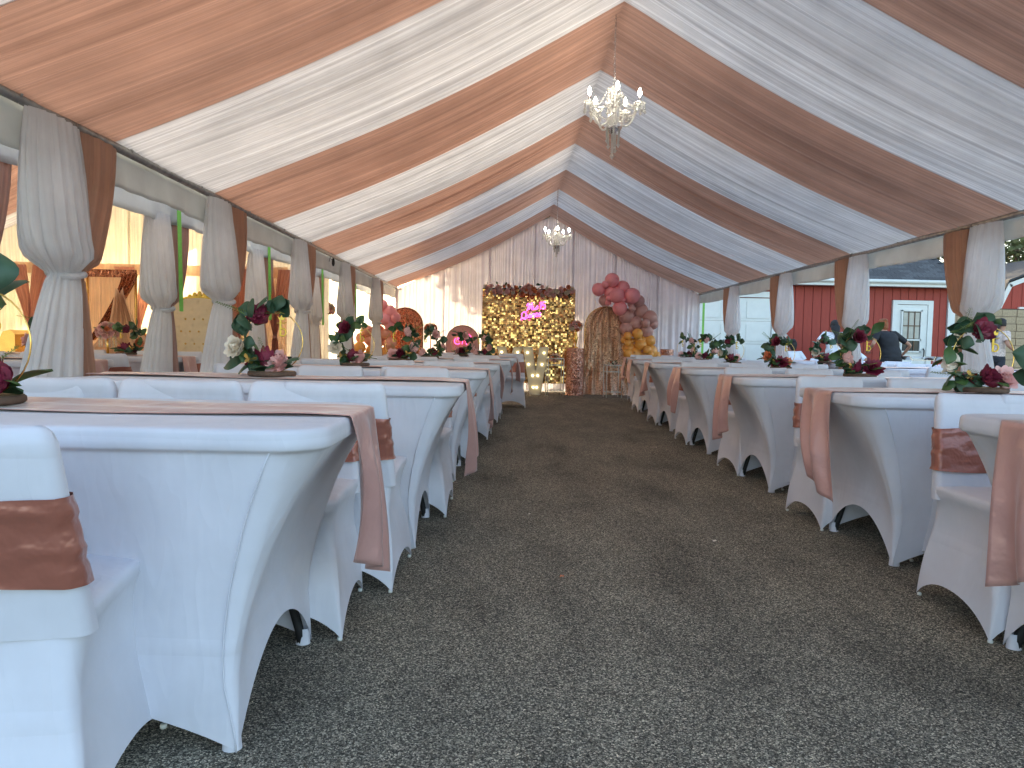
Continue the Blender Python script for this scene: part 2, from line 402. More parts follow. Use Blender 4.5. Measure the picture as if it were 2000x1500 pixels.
# ceiling drapes
BND = [14.86, 13.6, 12.3, 10.92, 9.5, 8.33, 6.98, 5.6, 4.2, 2.8, 1.4, .9]
def ceiling_drape(ya, yb, seed, x0=XL, xm=XM, x1=XR, ze=ZE, zr=ZR, sag=.09, jag=.05):
    rnd = random.Random(seed); W = ya-yb
    fr = [(rnd.uniform(3, 34), rnd.uniform(0, 6.3), rnd.uniform(.2, 1)) for _ in range(9)]
    seams = [(rnd.random(), rnd.uniform(.008, .02), rnd.uniform(.01, .025)) for _ in range(6)]
    dl = rnd.uniform(-jag, jag)
    def fn(u, v):
        x = x0+(x1-x0)*v; z, s = roof_z(x, x0, xm, x1, ze, zr)
        bow = sin(pi*s)
        # gathered in the middle of each slope, spread at ridge and eave
        y = yb+W*u+.03*sin(yb*2.1+s*2.6)*bow*(1-u)+.03*sin(ya*2.1+s*2.6)*bow*u
        h = sum(a*sin(f*u*2*pi*.5+p+s*1.1*sin(f)) for f, p, a in fr)/9
        h *= (.010+.075*bow)*min(1, 12*min(u, 1-u)+.25)
        for c, wd, am in seams:
            d = (u-c-.02*sin(s*3+c*9))/wd
            h -= am*exp(-d*d)*(.1+.9*bow)*min(1, 9*min(u, 1-u))
        edge = min(u, 1-u)
        lift = -.02*max(0, 1-edge/.03)
        return (x, y, z+.01-.03*s-sag*bow*(1+.22*sin(u*pi))-h-.02*sin(pi*u))
    return MB().grid(fn, 130, 50)
for i in range(len(BND)-1):
    copper = i % 2 == 0
    nm = 'copper' if copper else 'white'
    o = part('ceiling_drape', ceiling_drape(BND[i]+.004, BND[i+1]-.004, 11+i), 'ceil_copper' if copper else 'ceil_white', None)
    n = i//2
    tag(o, 'sheer %s ceiling swag, %s %s one counted from the far end wall' % (nm, ORD[n], nm), 'drape', 'ceiling swags of the main tent')

# ------------------------------------------------------------------ curtains tied round posts
def bunch(cy, w0, wt, wb, ctie, cbot, ztop, ztie, depth, seed, pleats=13, bulge=1.18, zb=.01, swoop=False):
    """closed pleated bundle; y centre/half-widths run along the eave, x is its depth"""
    rnd = random.Random(seed); ph = [rnd.uniform(0, 6.28) for _ in range(4)]
    def prof(z):
        if z > ztie:
            t = (ztop-z)/(ztop-ztie)          # 0 top, 1 tie
            k = 1+(bulge-1)*sin(pi*min(1, t*1.08))**1
            if t > .86: q = (t-.86)/.14; q = q*q*(3-2*q)
            else: q = 0
            wv = w0*k; wv = wv+(wt-wv)*q
            c = cy+(ctie-cy)*(t**1.6 if swoop else max(0, (t-.72)/.28)**2)
            if swoop: q = t**1.9
            d = (.045+.06*t*bulge)*(1-q)+.045*q
            return c, wv, d*depth
        t = (ztie-z)/(ztie-zb)
        e = t**.75
        return ctie+(cbot-ctie)*t, wt+(wb-wt)*e, (.045+.07*e)*depth
    zs = [ztop, ztop-.04, ztop-.12, ztop-.22, ztop-.32, ztop-.42, ztop-.50]
    zt = ztie
    zs = [ztop+(zt-ztop)*q for q in (0, .06, .18, .34, .5, .64, .76, .84, .89, .93, .965, 1)]
    zs += [zt+(zb-zt)*q for q in (.03, .08, .16, .28, .42, .58, .74, .88, 1)]
    nz = len(zs)-1
    def fn(u, v):
        z = zs[min(nz, int(round(v*nz)))]
        c, hw, d = prof(z); a = 2*pi*u
        near = exp(-((z-ztie)/.06)**2)
        pl = 1+.16*sin(a*pleats+ph[0]+z*1.3)*(1-.4*near)+.08*sin(a*(pleats*2+3)+ph[1]-z*2)+.05*sin(a*3+ph[2]+z*4)
        pl += .09*sin(a*4+ph[2]+(ztie-z)*2.5)*(z < ztie)
        return (d*sin(a)*pl, c+hw*cos(a)*(1+.05*sin(a*pleats+ph[0])), z+.012*sin(a*5+ph[3])*(z > ztie+.02)*(z < ztop-.05))
    return MB().grid(fn, 150, nz, close_u=True)
def post_curtain(X, yp, label, near_white, ztie=1.245, seed=0, mats=('drape_white', 'drape_copper'), ztop=1.985, swing=0, wscale=1, cat='curtain'):
    t = thing('post_curtain', label, cat, (X, yp, 0), 0, 'curtains tied round the tent posts')
    s = -1 if near_white else -1
    # white half on the near side, coloured half on the far side
    def P(mb, m, **k): return part('curtain_panel', mb, m, t, **k)
    w = .19*wscale
    rv = random.Random(seed*7+1)
    P(bunch(-.19*wscale, w*rv.uniform(.98, 1.08), .10, rv.uniform(.23, .32), -.12, rv.uniform(-.38, -.22)+swing, ztop, ztie, rv.uniform(.9, 1.1), seed, rv.choice([12, 14, 17]), rv.uniform(1.08, 1.24)), mats[0])
    P(bunch(.19*wscale, w*.95, .035, .07, -.03, .05, ztop-.004, ztie+.01, .8, seed+1, 10, 1.0, swoop=True), mats[1], label='coloured half of the curtain')
    def tie(u, v):
        a = 2*pi*u; b = 2*pi*v
        return ((.058+.016*cos(b))*sin(a)*1.15, -.10+(.100+.016*cos(b))*cos(a), ztie+.018*sin(b)+.01*sin(a*2))
    part('tieback', MB().grid(tie, 28, 8, True), mats[0], t)
    return t
for i, y in enumerate(POST_L[:-1]):
    post_curtain(XL+.02, y, 'tied white and copper curtain, %s on the left row of tent posts' % ORD[i], True, 1.25-.02*(i % 2), 30+3*i, swing=-.04 if i == 1 else 0)
for i, y in enumerate(POST_R[:-1]):
    post_curtain(XR-.02, y, 'tied white and copper curtain, %s on the right row of tent posts' % ORD[i], True, 1.22 if i < 2 else 1.15, 60+3*i)

# ------------------------------------------------------------------ end wall curtain
def gable(x, x0=XL, xm=XM, x1=XR, ze=ZE, zr=ZR): return roof_z(x, x0, xm, x1, ze, zr)[0]
def wall_panel(xa, xb, y, top, seed, amp=.035, freq=16, zb=.02):
    rnd = random.Random(seed); ks = [(rnd.uniform(.6, 3.4)*freq/3, rnd.uniform(0, 6.3), rnd.uniform(.3, 1)) for _ in range(6)]
    cen = rnd.uniform(.3, .7); spread = rnd.uniform(.35, .9)
    def fn(u, v):
        zt = top(xa+(xb-xa)*u)
        z = zt+(zb-zt)*v
        # folds gather at the head and fan out lower down
        g = u+.055*spread*sin(2*pi*u)*(1-v)*(1 if cen > .5 else -1)
        x = xa+(xb-xa)*g
        d = sum(a*sin(k*u*2*pi*(xb-xa)+p) for k, p, a in ks)/3.2
        return (x, y+d*amp*(.45+.55*v), z)
    return MB().grid(fn, 90, 24)
wall = thing('end_wall_curtain', 'white voile curtain wall in soft folds closing the far end of the tent', 'curtain', (XM, 14.82, 0))
xs = [XL, -1.25, -.35, .55, 1.3, 2.15, 3.0, XR]
for i in range(7):
    mb = wall_panel(xs[i]-.015, xs[i+1]+.015, 14.8, lambda x: gable(min(XR, max(XL, x)))-.03, 90+i, .04, 15+5*(i % 3))
    part('curtain_panel', mb.xf(Matrix.Translation((-XM, -14.82, 0))), 'wall_voile', wall)

# ------------------------------------------------------------------ tables
TL, TW, TH, LIP = 1.83, .76, .76, .05
def rrect(hx, hy, r, u):
    """point on a rounded rectangle, u in 0..1, equal share per side; returns x,y,(side pos -1..1)"""
    s = (u*4) % 4; k = int(s); t = s-k          # side k, t 0..1 from corner to corner
    p = t*2-1
    ax = [(1, 0), (0, 1), (-1, 0), (0, -1)][k]      # outward normal of the side
    tx = [(0, 1), (-1, 0), (0, -1), (1, 0)][k]
    hn = hx if ax[0] else hy; ht = hy if ax[0] else hx
    rr_ = max(r, 1e-4); c = 1-.28
    ap = abs(p); sg = 1 if p > 0 else -1
    # straight part up to (ht-r), then 45 degrees of the arc
    if ap < c:
        tt = ap/c*(ht-rr_); nn = hn
    else:
        an = (ap-c)/(1-c)*pi/4
        tt = ht-rr_+rr_*sin(an); nn = hn-rr_+rr_*cos(an)
    tt *= sg
    p = max(-1, min(1, tt/ht))
    return ax[0]*nn+tx[0]*tt, ax[1]*nn+tx[1]*tt, p, k
def skirt_e(q):
    t = min(1, q/.78); return 1-(1-t)**1.3+.02*sin(pi*max(0, (q-.4)/.6))
def table_cover():
    mb = MB(); hx, hy, r = TL/2, TW/2, .12
    NU = 160
    levels = []
    # top surface, edge roll, lip
    for sc in (.0, .35, .7, .9): levels.append(('top', sc))
    for d, dz in ((.012, 0), (.003, -.004), (0, -.012), (-.001, -.03), (-.001, -LIP+.006), (.004, -LIP), (.014, -LIP-.003)): levels.append(('lip', d, dz))
    for q in (0.015, .05, .10, .17, .26, .36, .47, .58, .69, .79, .88, .95, 1): levels.append(('skirt', q))
    nl = len(levels)-1
    fx, fy = hx-.20, hy-.055
    def fn(u, v):
        lv = levels[int(round(v*nl))]
        if lv[0] == 'top':
            x, y, p, k = rrect(hx-.012, hy-.012, r-.01, u); return (x*lv[1], y*lv[1], TH)
        if lv[0] == 'lip':
            x, y, p, k = rrect(hx-lv[1], hy-lv[1], r-lv[1]*.5, u); return (x, y, TH+lv[2])
        q = lv[1]
        e = skirt_e(q)
        ax = hx-.014+(fx-hx+.014)*e; ay = hy-.014+(fy-hy+.014)*(1-(1-q)**2)
        rad = .115*(1-q*q)**1.5+.006
        x, y, p, k = rrect(ax, ay, rad, u)
        arc = (.20 if k in (0, 2) else .15)*(1-abs(p)**2.0)**.9
        zb = .003+arc
        pull = .035*sin(pi*q**.8)*(1-p*p)
        if k == 0: x -= pull
        elif k == 2: x += pull
        elif k == 1: y -= pull*.6
        else: y += pull*.6
        zt = TH-LIP-.003
        return (x, y, zt+(zb-zt)*q)
    mb.grid(fn, NU, nl, close_u=True); return mb.mesh('fitted_cover', MAT['spandex'])
ME_TC = table_cover()
def crease():   # piped seam at each corner, following the cover
    res = {}; hx, hy = TL/2, TW/2
    for sx in (1, -1):
        for sy in (1, -1):
            pts = []
            for q in (.0, .05, .10, .17, .26, .36, .47, .58, .69, .79, .88, .95, 1):
                e = skirt_e(q); rad = .115*(1-q*q)**1.5+.006
                ax = hx-.014+(-.186)*e; ay = hy-.014-.041*(1-(1-q)**2)
                pts.append((sx*(ax-rad*.86+.001), sy*(ay-rad*.012+.001), .707+(.004-.707)*q))
            res[sx, sy] = MB().tube(pts, .0022, 5).mesh('seam', MAT['spandex'])
    return res
ME_SEAM = crease()
ME_LEG = MB().tube([(0, 0, .004), (-.006, -.006, .05), (-.026, -.02, .14), (-.045, -.035, .28), (-.05, -.04, .45), (-.05, -.04, .70)], .015, 8).mesh('leg', MAT['black'])
ME_CUP = MB().grid(lambda u, v: ((.021-.004*v)*cos(2*pi*u)*1.1, (.021-.004*v)*sin(2*pi*u), .001+.05*v), 12, 3, True).mesh('foot_pocket', MAT['spandex'])
def table(x, y, label, rz=0, group='banquet tables in white stretch covers'):
    t = thing('banquet_table', label, 'table', (x, y, 0), rz, group)
    link('fitted_cover', ME_TC, t)
    for sx in (1, -1):
        for sy in (1, -1):
            link('seam', ME_SEAM[sx, sy], t)
            l = link('leg', ME_LEG, t, (sx*(TL/2-.226), sy*(TW/2-.081), 0)); l.scale = (sx, sy, 1)
            link('foot_pocket', ME_CUP, l, (.004, .004, 0), (0, 0, 0))
    return t

# ------------------------------------------------------------------ chairs
def ring_xy(hx, yf, yb, r, u):
    cy = (yf+yb)/2; x, y, p, k = rrect(hx, (yf-yb)/2, r, u)
    return x, y+cy, p, k
def chair_seat_cover():
    mb = MB(); lv = [('c', 0), ('c', .5), ('c', .88), ('c', .97), ('e', .004), ('e', .014), ('e', .026)]
    for q in (.04, .09, .16, .25, .36, .48, .6, .72, .84, .93, 1): lv.append(('s', q))
    nl = len(lv)-1; zs = .452
    def fn(u, v):
        m = lv[int(round(v*nl))]
        if m[0] == 'c':
            x, y, p, k = ring_xy(.198, .215, -.20, .06, u); s = m[1]
            return (x*s, (y-.0)*s, zs+.012*(1-s*s))
        if m[0] == 'e':
            x, y, p, k = ring_xy(.205, .222, -.230, .05, u); return (x*(1+.10*max(0, .05-y)/.28), y, zs-m[1])
        q = m[1]; bmp = exp(-((q-.30)/.26)**2)*min(1, q*9)
        hx = .205+.024*q-.012*bmp
        yf = .222-.018*q-.075*bmp
        yb = -.230-.055*q
        x, y, p, k = ring_xy(hx, yf, yb, .06*(1-q)**1.3+.007, u)
        arc = (.095 if k in (0, 2) else .10)*(1-abs(p)**2.2)**.8
        zb = .002+arc; pull = .03*sin(pi*q**.8)*(1-p*p)
        if k == 0: x -= pull
        if k == 2: x += pull
        if k == 1: y -= pull*.5
        if k == 3: y += pull*.25
        x *= 1+.10*(1-q)*max(0, .05-y)/.28
        return (x, y, (zs-.026)+(zb-zs+.026)*q)
    return mb.grid(fn, 96, nl, True).mesh('seat_cover', MAT['spandex'])
def back_ring(z, off, u):
    t = (z-.40)/.42
    hx = .226-.036*t; hy = .031-.005*t
    cy = -.200-.085*t
    x, y, p, k = rrect(hx+off, hy+off, .024+off*.5, u)
    return x, y+cy, p, k
def chair_back_cover():
    top = .80
    lv = [(.40, 0), (.46, 0), (.52, -.001), (.58, -.001), (.64, -.001), (.69, 0), (.735, 0), (.768, 0), (.784, -.003), (.794, -.009), (.800, -.016), (.8015, -.0255)]
    nl = len(lv)-1
    def fn(u, v):
        z, o = lv[int(round(v*nl))]
        x, y, p, k = back_ring(z, o, u)
        # slightly dished top rail, corners lifted
        z2 = z+(.006*(abs(x)/.2)**3-.004) * (z > .7)
        y2 = y+.010*(1-(x/.21)**2)*(-1)
        return (x, y2, z2)
    return MB().grid(fn, 96, nl, True).mesh('backrest_cover', MAT['spandex'])
def sash_mesh(seed):
    rnd = random.Random(seed); a1, a2, a3 = [rnd.uniform(0, 6.3) for _ in range(3)]
    z0 = .515+rnd.uniform(-.015, .02); z1 = z0+rnd.uniform(.145, .175); tilt = rnd.uniform(-.02, .02)
    n = 14
    def fn(u, v):
        z = z0+(z1-z0)*v
        x, y, p, k = back_ring(z, .0045, u)
        fold = .0022*sin(v*17+a1+5*x)+.0016*sin(v*31+a2+14*x)+.0025*sin(x*22+a3+v*3)
        nx = 0 if k in (1, 3) else (1 if k == 0 else -1); ny = 0 if k in (0, 2) else (1 if k == 1 else -1)
        zz = z+tilt*x/.2+.007*sin(x*13+a1)*(1 if v > .5 else -1)*.7
        return (x+nx*(fold+.002), y+.010*(1-(x/.21)**2)*(-1)+ny*(abs(fold)*1.2+.002), zz)
    mb = MB().grid(fn, 96, n, True)
    return mb.mesh('sash', MAT['sash'])
ME_SEAT, ME_BACK = chair_seat_cover(), chair_back_cover()
ME_SASH = [sash_mesh(s) for s in range(5)]
ME_CAP = MB().lathe([(0.0, .001), (.008, .001), (.009, .008), (.006, .012)], 10).mesh('foot_cap', MAT['white_paint'])
def make_chair():
    t = thing('folding_chair', 'white covered chair', 'chair', (0, 0, 0))
    link('seat_cover', ME_SEAT, t); link('backrest_cover', ME_BACK, t); link('sash', ME_SASH[0], t)
    for sx in (1, -1):
        link('foot_cap', ME_CAP, t, (sx*.220, -.274, 0)); link('foot_cap', ME_CAP, t, (sx*.220, .194, 0))
    return t
CH0 = make_chair(); used = [False]
def chair(x, y, rz, label, group='white covered chairs with copper sashes'):
    if not used[0]: c = CH0; used[0] = True
    else: c = copy_tree(CH0)
    c.location = (x, y, 0); c.rotation_euler = (0, 0, rz+random.uniform(-.05, .05))
    c['label'] = label; c['group'] = group
    for k in c.children:
        if k.name.startswith('sash'): k.data = random.choice(ME_SASH)
    return c

# ------------------------------------------------------------------ runners
def runner(xa, xb, y, drop, endsign, label, seed, twist=0., style=0):
    """lies along the table top from xa to the aisle end xb and falls over it"""
    rnd = random.Random(seed); p1, p2, p3 = [rnd.uniform(0, 6.3) for _ in range(3)]
    Lg = abs(xb-xa); n1 = 46; n2 = 26
    hw = .155
    def fn(u, v):
        vv = v*(n1+n2); c = (u-.5)*2
        if vv <= n1:
            s = vv/n1; x = xa+(xb-xa)*s
            yy = y+c*(hw-.012*sin(s*7+p1))+.012*sin(s*5+p2)
            z = TH+.005+.0035*(1+sin(c*6+s*9+p3))+.010*max(0, sin(s*4.2+p1))**6*(1-c*c)
            if s > .93: z = TH+.005+(z-TH-.005)*(1-s)/.07
            return (x, yy, z)
        s = (vv-n1)/n2
        ez = max(0, s-.06)/.94
        a = min(1, s/.06)
        x = xb+endsign*(.010*sin(a*pi/2)+.02*ez+.012*sin(c*5+p1+s*3)*ez)
        nar = 1-.42*ez*(1-ez*.45)
        yy = y+c*hw*nar+twist*ez**1.2
        z = TH+.005-.010*(1-cos(a*pi/2))-drop*ez-(.05*c*ez if style == 0 else -.04*c*ez)
        x += endsign*(.022*cos(c*4.5+p2)*ez+.028*sin(pi*ez)*sin(c*2.5+p3)**2)
        return (x, yy, z)
    mb = MB().grid(fn, 30, n1+n2)
    o = part('table_runner', mb, 'runner', None); solid(o, .0015)
    # origin at the thing's own place
    c = Vector((xb, y, TH)); o.data.transform(Matrix.Translation(-c)); o.location = c
    return tag(o, label, 'table runner', 'rose gold satin runners')

LT = [(-.40, 1.99), (-.20, 3.70), (-.13, 5.40), (-.06, 7.0), (.05, 8.6), (.15, 10.35)]
RT = [(1.45, 2.04), (1.535, 3.55), (1.57, 5.18), (1.62, 6.88), (1.67, 8.62), (1.76, 10.32), (1.98, 12.15)]
def seats(sidename, i, xe, yc, sgn, near_off, far_off, first=(.34, .34), n=3, which=(True, True)):
    for far in (False, True):
        if not which[far]: continue
        for k in range(n):
            x = xe+sgn*(first[far]+.515*k)+random.uniform(-.015, .015)
            y = yc+(TW/2+far_off if far else -TW/2-near_off)+random.uniform(-.012, .012)
            seat = ['aisle-end', 'middle', 'outermost'][k] if n == 3 else ORD[k]
            turn = .11 if (sidename == 'left' and i == 0 and not far and k == 0) else random.uniform(-.05, .05)
            chair(x, y, (pi if far else 0)+turn, 'white chair with copper sash, %s seat on the %s side of the %s %s table' % (seat, 'far' if far else 'near', ORD[i], sidename))
for i, (xe, yc) in enumerate(LT):
    table(xe-TL/2, yc, 'white covered banquet table, %s from the camera in the left row' % ORD[i])
    seats('left', i, xe, yc, -1, [.05, .27, .17, .16, .16, .22][i], .13 if i < 5 else .42, (.43 if i else .61, .33 if i < 5 else .08))
    runner(xe-TL-.02, xe, yc+.06, [.45, .44, .40, .28, .36, .30][i], 1, 'rose gold satin runner hanging over the aisle end of the %s left table' % ORD[i], 200+i, [.06, .10, 0, -.04, 0, .02][i], i % 2)
for i, (xe, yc) in enumerate(RT):
    table(xe+TL/2, yc, 'white covered banquet table, %s from the camera in the right row' % ORD[i])
    seats('right', i, xe, yc, 1, .05, .15 if i == 0 else .12, (.55, .39))
    runner(xe+TL+.02, xe, yc+(.04 if i else -.07), [.42, .46, .42, .38, .36, .30, .34][i], -1, 'rose gold satin runner hanging over the aisle end of the %s right table' % ORD[i], 220+i, [0, -.10, 0, .06, .08, 0, 0][i], i % 2)

# ------------------------------------------------------------------ flowers
def petal_grid(mb, c, r, az, tilt, wid, ht, curl):
    """one cupped petal rising from c"""
    ca, sa = cos(az), sin(az)
    def fn(u, v):
        s = (u-.5)*2; w = wid*sin(pi*(.12+.80*v))**.7*(1-.1*v)
        out = r*(.25+tilt*v)+curl*max(0, v-.6)**2*4
        inn = -.35*wid*(s*s)*(1-v*.3)
        x = out+inn; y = s*w; z = ht*v-ht*.12*s*s*v
        return (c[0]+x*ca-y*sa, c[1]+x*sa+y*ca, c[2]+z)
    mb.grid(fn, 4, 4)
def bloom_mesh(name, mat, r=.04, layers=4, seed=0, open_=.7, dense=False):
    mb = MB(); rnd = random.Random(seed)
    for l in range(layers):
        t = (l+1)/layers; n = 3+l*2+(3 if dense else 0)
        for k in range(n):
            az = 2*pi*k/n+l*.7+rnd.uniform(-.15, .15)
            petal_grid(mb, (0, 0, 0), r*t*.9, az, open_*t*rnd.uniform(.8, 1.1), r*(.42+.4*t)*(.6 if dense else 1), r*(1.25-.35*t)*rnd.uniform(.92, 1.08), r*.35*t)
    mb.ball((0, 0, r*.45), (r*.30, r*.30, r*.5), 10, 6)
    return mb.mesh(name, MAT[mat])
BLOOM = {}
for mt in ('burgundy', 'ivory', 'blush', 'coral'):
    BLOOM[mt] = bloom_mesh('rose', mt, .040, 4, len(mt))
BLOOM['mum'] = bloom_mesh('dahlia', 'burgundy', .038, 5, 4, 1.0, True)
def leaf_mesh(name, mat, ln, wd, tip=1.2, n=7):
    mb = MB()
    def fn(u, v):
        s = (u-.5)*2; w = wd*sin(pi*min(1, v*.97+.015)**(1/tip))
        return (s*w, v*ln, .18*wd*(1-s*s)+.12*ln*sin(pi*v)-.02*ln*v*v)
    return mb.grid(fn, 4, n).mesh(name, MAT[mat])
LEAF = [leaf_mesh('leaf', 'leaf', .062, .029, 1.0), leaf_mesh('leaf', 'leaf2', .075, .021, .8), leaf_mesh('leaf', 'leaf', .050, .025, 1.0)]
def fern_mesh():
    mb = MB()
    mb.tube([(0, 0, 0), (0, .07, .012), (0, .14, .006)], [.0015, .0012, .0005], 4)
    for k in range(13):
        y = .015+k*.0095; l = .030*(1-k/14)+.004
        for s in (1, -1): mb.poly([(0, y, .009), (s*l*.5, y+.004, .012), (s*l, y+.010, .006), (s*l*.5, y+.009, .010)])
    return mb.mesh('fern_frond', MAT['fern'], False)
ME_FERN = fern_mesh()
def butterfly():
    mb = MB()
    for s in (1, -1):
        mb.poly([(0, 0, 0), (s*.012, .004, .016), (s*.024, .008, .020), (s*.026, .008, .008), (s*.014, .004, .001)])
        mb.poly([(0, 0, 0), (s*.014, .004, -.001), (s*.018, .006, -.010), (s*.010, .004, -.016)])
    mb.tube([(0, 0, -.012), (0, 0, .010)], .0015, 5)
    return mb.mesh('butterfly', MAT['gold'], False)
ME_BFLY = butterfly()
def letter_b():
    mb = MB()
    mb.box(-.014, -.006, -.0015, .0015, -.03, .035)
    pts = [(-.010, 0, .000)]
    for k in range(11):
        a = radians(100-k*22); pts.append((-.002+.014*cos(a), 0, -.014+.015*sin(a)))
    mb.tube(pts, .0035, 6)
    mb.tube([(-.024, 0, .022), (-.012, 0, .026), (.002, 0, .022), (.014, 0, .026)], .002, 5)
    return mb
def crown():
    mb = MB(); mb.prism([(-.016, .036), (.006, .036), (.010, .052), (.002, .044), (-.005, .057), (-.012, .044), (-.020, .052)], -.0015, .0015)
    return mb
ME_B, ME_CROWN = letter_b().mesh('letter_b', MAT['gold_paint'], False), crown().mesh('crown', MAT['gold_paint'], False)
SLICE = MB().lathe([(0, .0), (.092, .0), (.097, .006), (.096, .016), (.091, .020)], 22).mesh('bark_edge', MAT['bark'])
SLICE_T = MB().lathe([(.0, .0208), (.091, .0202)], 22).mesh('cut_face', MAT['wood'])
def hoop_mesh(R=.125):
    return MB().tube([(R*cos(radians(a)), 0, .02+R*.97+R*sin(radians(a))) for a in range(-90, 271, 10)], .0022, 6, False).mesh('gold_hoop', MAT['gold'])
ME_HOOP = hoop_mesh()
def centrepiece(x, y, z, label, seed, flip=1, rz=0, big=1., style=None, letter=True, group='hoop centrepieces on the banquet tables', r4=.055):
    rnd = random.Random(seed)
    t = thing('hoop_centrepiece', label, 'centrepiece', (x, y, z), rz, group); t.scale = (big, big, big)
    s = link('wood_slice', SLICE, t, (0, 0, 0)); link('cut_face', SLICE_T, s)
    link('gold_hoop', ME_HOOP, t)
    R = .125; zc = .02+R*.97
    st = style or rnd.choice([('burgundy', 'ivory', 'burgundy', 'blush'), ('burgundy', 'ivory', 'mum', 'blush'), ('burgundy', 'coral', 'mum', 'coral')])
    # greenery climbs one side of the hoop (a from -100 at the foot to 60 past the top)
    for k in range(38):
        a = radians(262-k*5.3+rnd.uniform(-6, 6)); rr_ = R+rnd.uniform(-.022, .022)
        px, pz = flip*rr_*cos(a), zc+rr_*sin(a)
        l = link('leaf', LEAF[rnd.randrange(3)], t, (px, rnd.uniform(-.03, .02), pz))
        l.rotation_euler = (rnd.uniform(-1.2, 1.9), rnd.uniform(-1.5, 1.5), rnd.uniform(-pi, pi)); q = rnd.uniform(1.0, 1.55); l.scale = (q, q, q)
    for k in range(14):
        az = rnd.uniform(0, 2*pi); q = rnd.uniform(1.1, 1.6)
        l = link('leaf', LEAF[rnd.randrange(3)], t, (.035*cos(az)+rnd.uniform(-.02, .02), .03*sin(az), .024+rnd.uniform(0, .02)))
        l.rotation_euler = (rnd.uniform(-.1, .7), rnd.uniform(-.5, .5), az-pi/2); l.scale = (q, q, q)
    for k in range(4):
        az = rnd.uniform(0, 2*pi)
        l = link('fern_frond', ME_FERN, t, (-flip*.02+rnd.uniform(-.05, .05) if k < 2 else flip*-.09, -.01, .05 if k < 2 else zc+R*.8))
        l.rotation_euler = (rnd.uniform(-.1, .9), rnd.uniform(-.4, .4), az)
    def rose(kind, px, py, pz, sc, tx, ty):
        o = link('rose' if kind != 'mum' else 'dahlia', BLOOM[kind], t, (px, py, pz)); o.rotation_euler = (tx, ty, rnd.uniform(0, 6)); o.scale = (sc*1.25,)*3
        o['label'] = {'burgundy': 'burgundy bloom', 'mum': 'burgundy bloom', 'ivory': 'ivory bloom', 'blush': 'blush pink bloom', 'coral': 'coral orange bloom'}[kind]
    rose(st[0], -flip*.045, -.03, zc+R*.80, .95, 1.25, -.3*flip)
    rose(st[1], -flip*(R-.005), -.03, zc-.03, .95, 1.3, -.35*flip)
    rose(st[2], flip*-.02, -.045, .045, 1.05, .9, -.3*flip)
    rose(st[3], flip*r4, -.035, .042, 1.05, .9, .45*flip)
    rose('burgundy', flip*-.065, .01, .03, .8, .5, -.6)
    b = link('butterfly', ME_BFLY, t, (-flip*.075, -.055, .065)); b.rotation_euler = (.2, .3, .2)
    if letter:
        lb = link('letter_b', ME_B, t, (flip*.045, -.004, zc+R*.42)); link('crown', ME_CROWN, lb)
    return t
cpl = [(-1.40, 1.97, 1, 1.15, 'gold hoop centrepiece on wood slice at the left photo edge, on the nearest left table'),
       (-1.17, 3.72, 1, 1.22, 'gold hoop centrepiece with yellow letter b and blush peony on the second left table'),
       (-1.10, 5.42, 1, 1.1, 'gold hoop centrepiece with ivory rose low on its side on the third left table'),
       (-1.0, 7.0, -1, 1.1, 'dark leafy hoop centrepiece on the fourth left table, before the copper sequin arch'),
       (-.88, 8.6, -1, 1.1, 'hoop centrepiece trailing ivy to the right on the fifth left table'),
       (-.62, 10.25, -1, 1.1, 'small hoop centrepiece on the sixth left table, before the pink arch board'),
       (-.33, 10.32, -1, 1.0, 'hoop centrepiece nearest the gold wall on the sixth left table')]
for i, (x, y, fl, b, lab) in enumerate(cpl):
    stl = [('burgundy', 'ivory', 'blush', 'burgundy'), ('burgundy', 'ivory', 'mum', 'blush'), ('burgundy', 'ivory', 'burgundy', 'blush'), ('blush', 'blush', 'burgundy', 'blush')][min(i, 3)]
    centrepiece(x, y, TH+.012, lab, 300+i, fl, 0, b, stl, r4=.088 if i == 0 else .055)
cpr = [(1.60, 2.02, 1, 1.0, ('burgundy', 'blush', 'mum', 'coral'), 'hoop centrepiece with fern fronds at the right photo edge, on the nearest right table'),
       (2.27, 3.50, 1, 1.18, ('burgundy', 'ivory', 'burgundy', 'blush'), 'hoop centrepiece with ruffled ivory rose and gold butterfly on the second right table'),
       (2.48, 5.15, 1, 1.12, ('burgundy', 'blush', 'mum', 'mum'), 'mostly green hoop centrepiece on the third right table, before the black shirt'),
       (2.56, 6.85, 1, 1.0, ('burgundy', 'coral', 'mum', 'coral'), 'hoop centrepiece with coral rose and fern on the fourth right table'),
       (2.66, 8.65, 1, 1.05, ('burgundy', 'ivory', 'burgundy', 'blush'), 'hoop centrepiece with cream rose and letter b on the fifth right table'),
       (2.78, 10.35, -1, 1.15, ('blush', 'blush', 'burgundy', 'blush'), 'leafy hoop centrepiece on the sixth right table, near the green strap'),
       (2.96, 12.15, -1, 1.15, ('blush', 'blush', 'burgundy', 'blush'), 'smallest hoop centrepiece on the farthest right table')]
for i, (x, y, fl, b, stl, lab) in enumerate(cpr):
    centrepiece(x, y, TH+.012, lab, 330+i, fl, 0, b, stl)

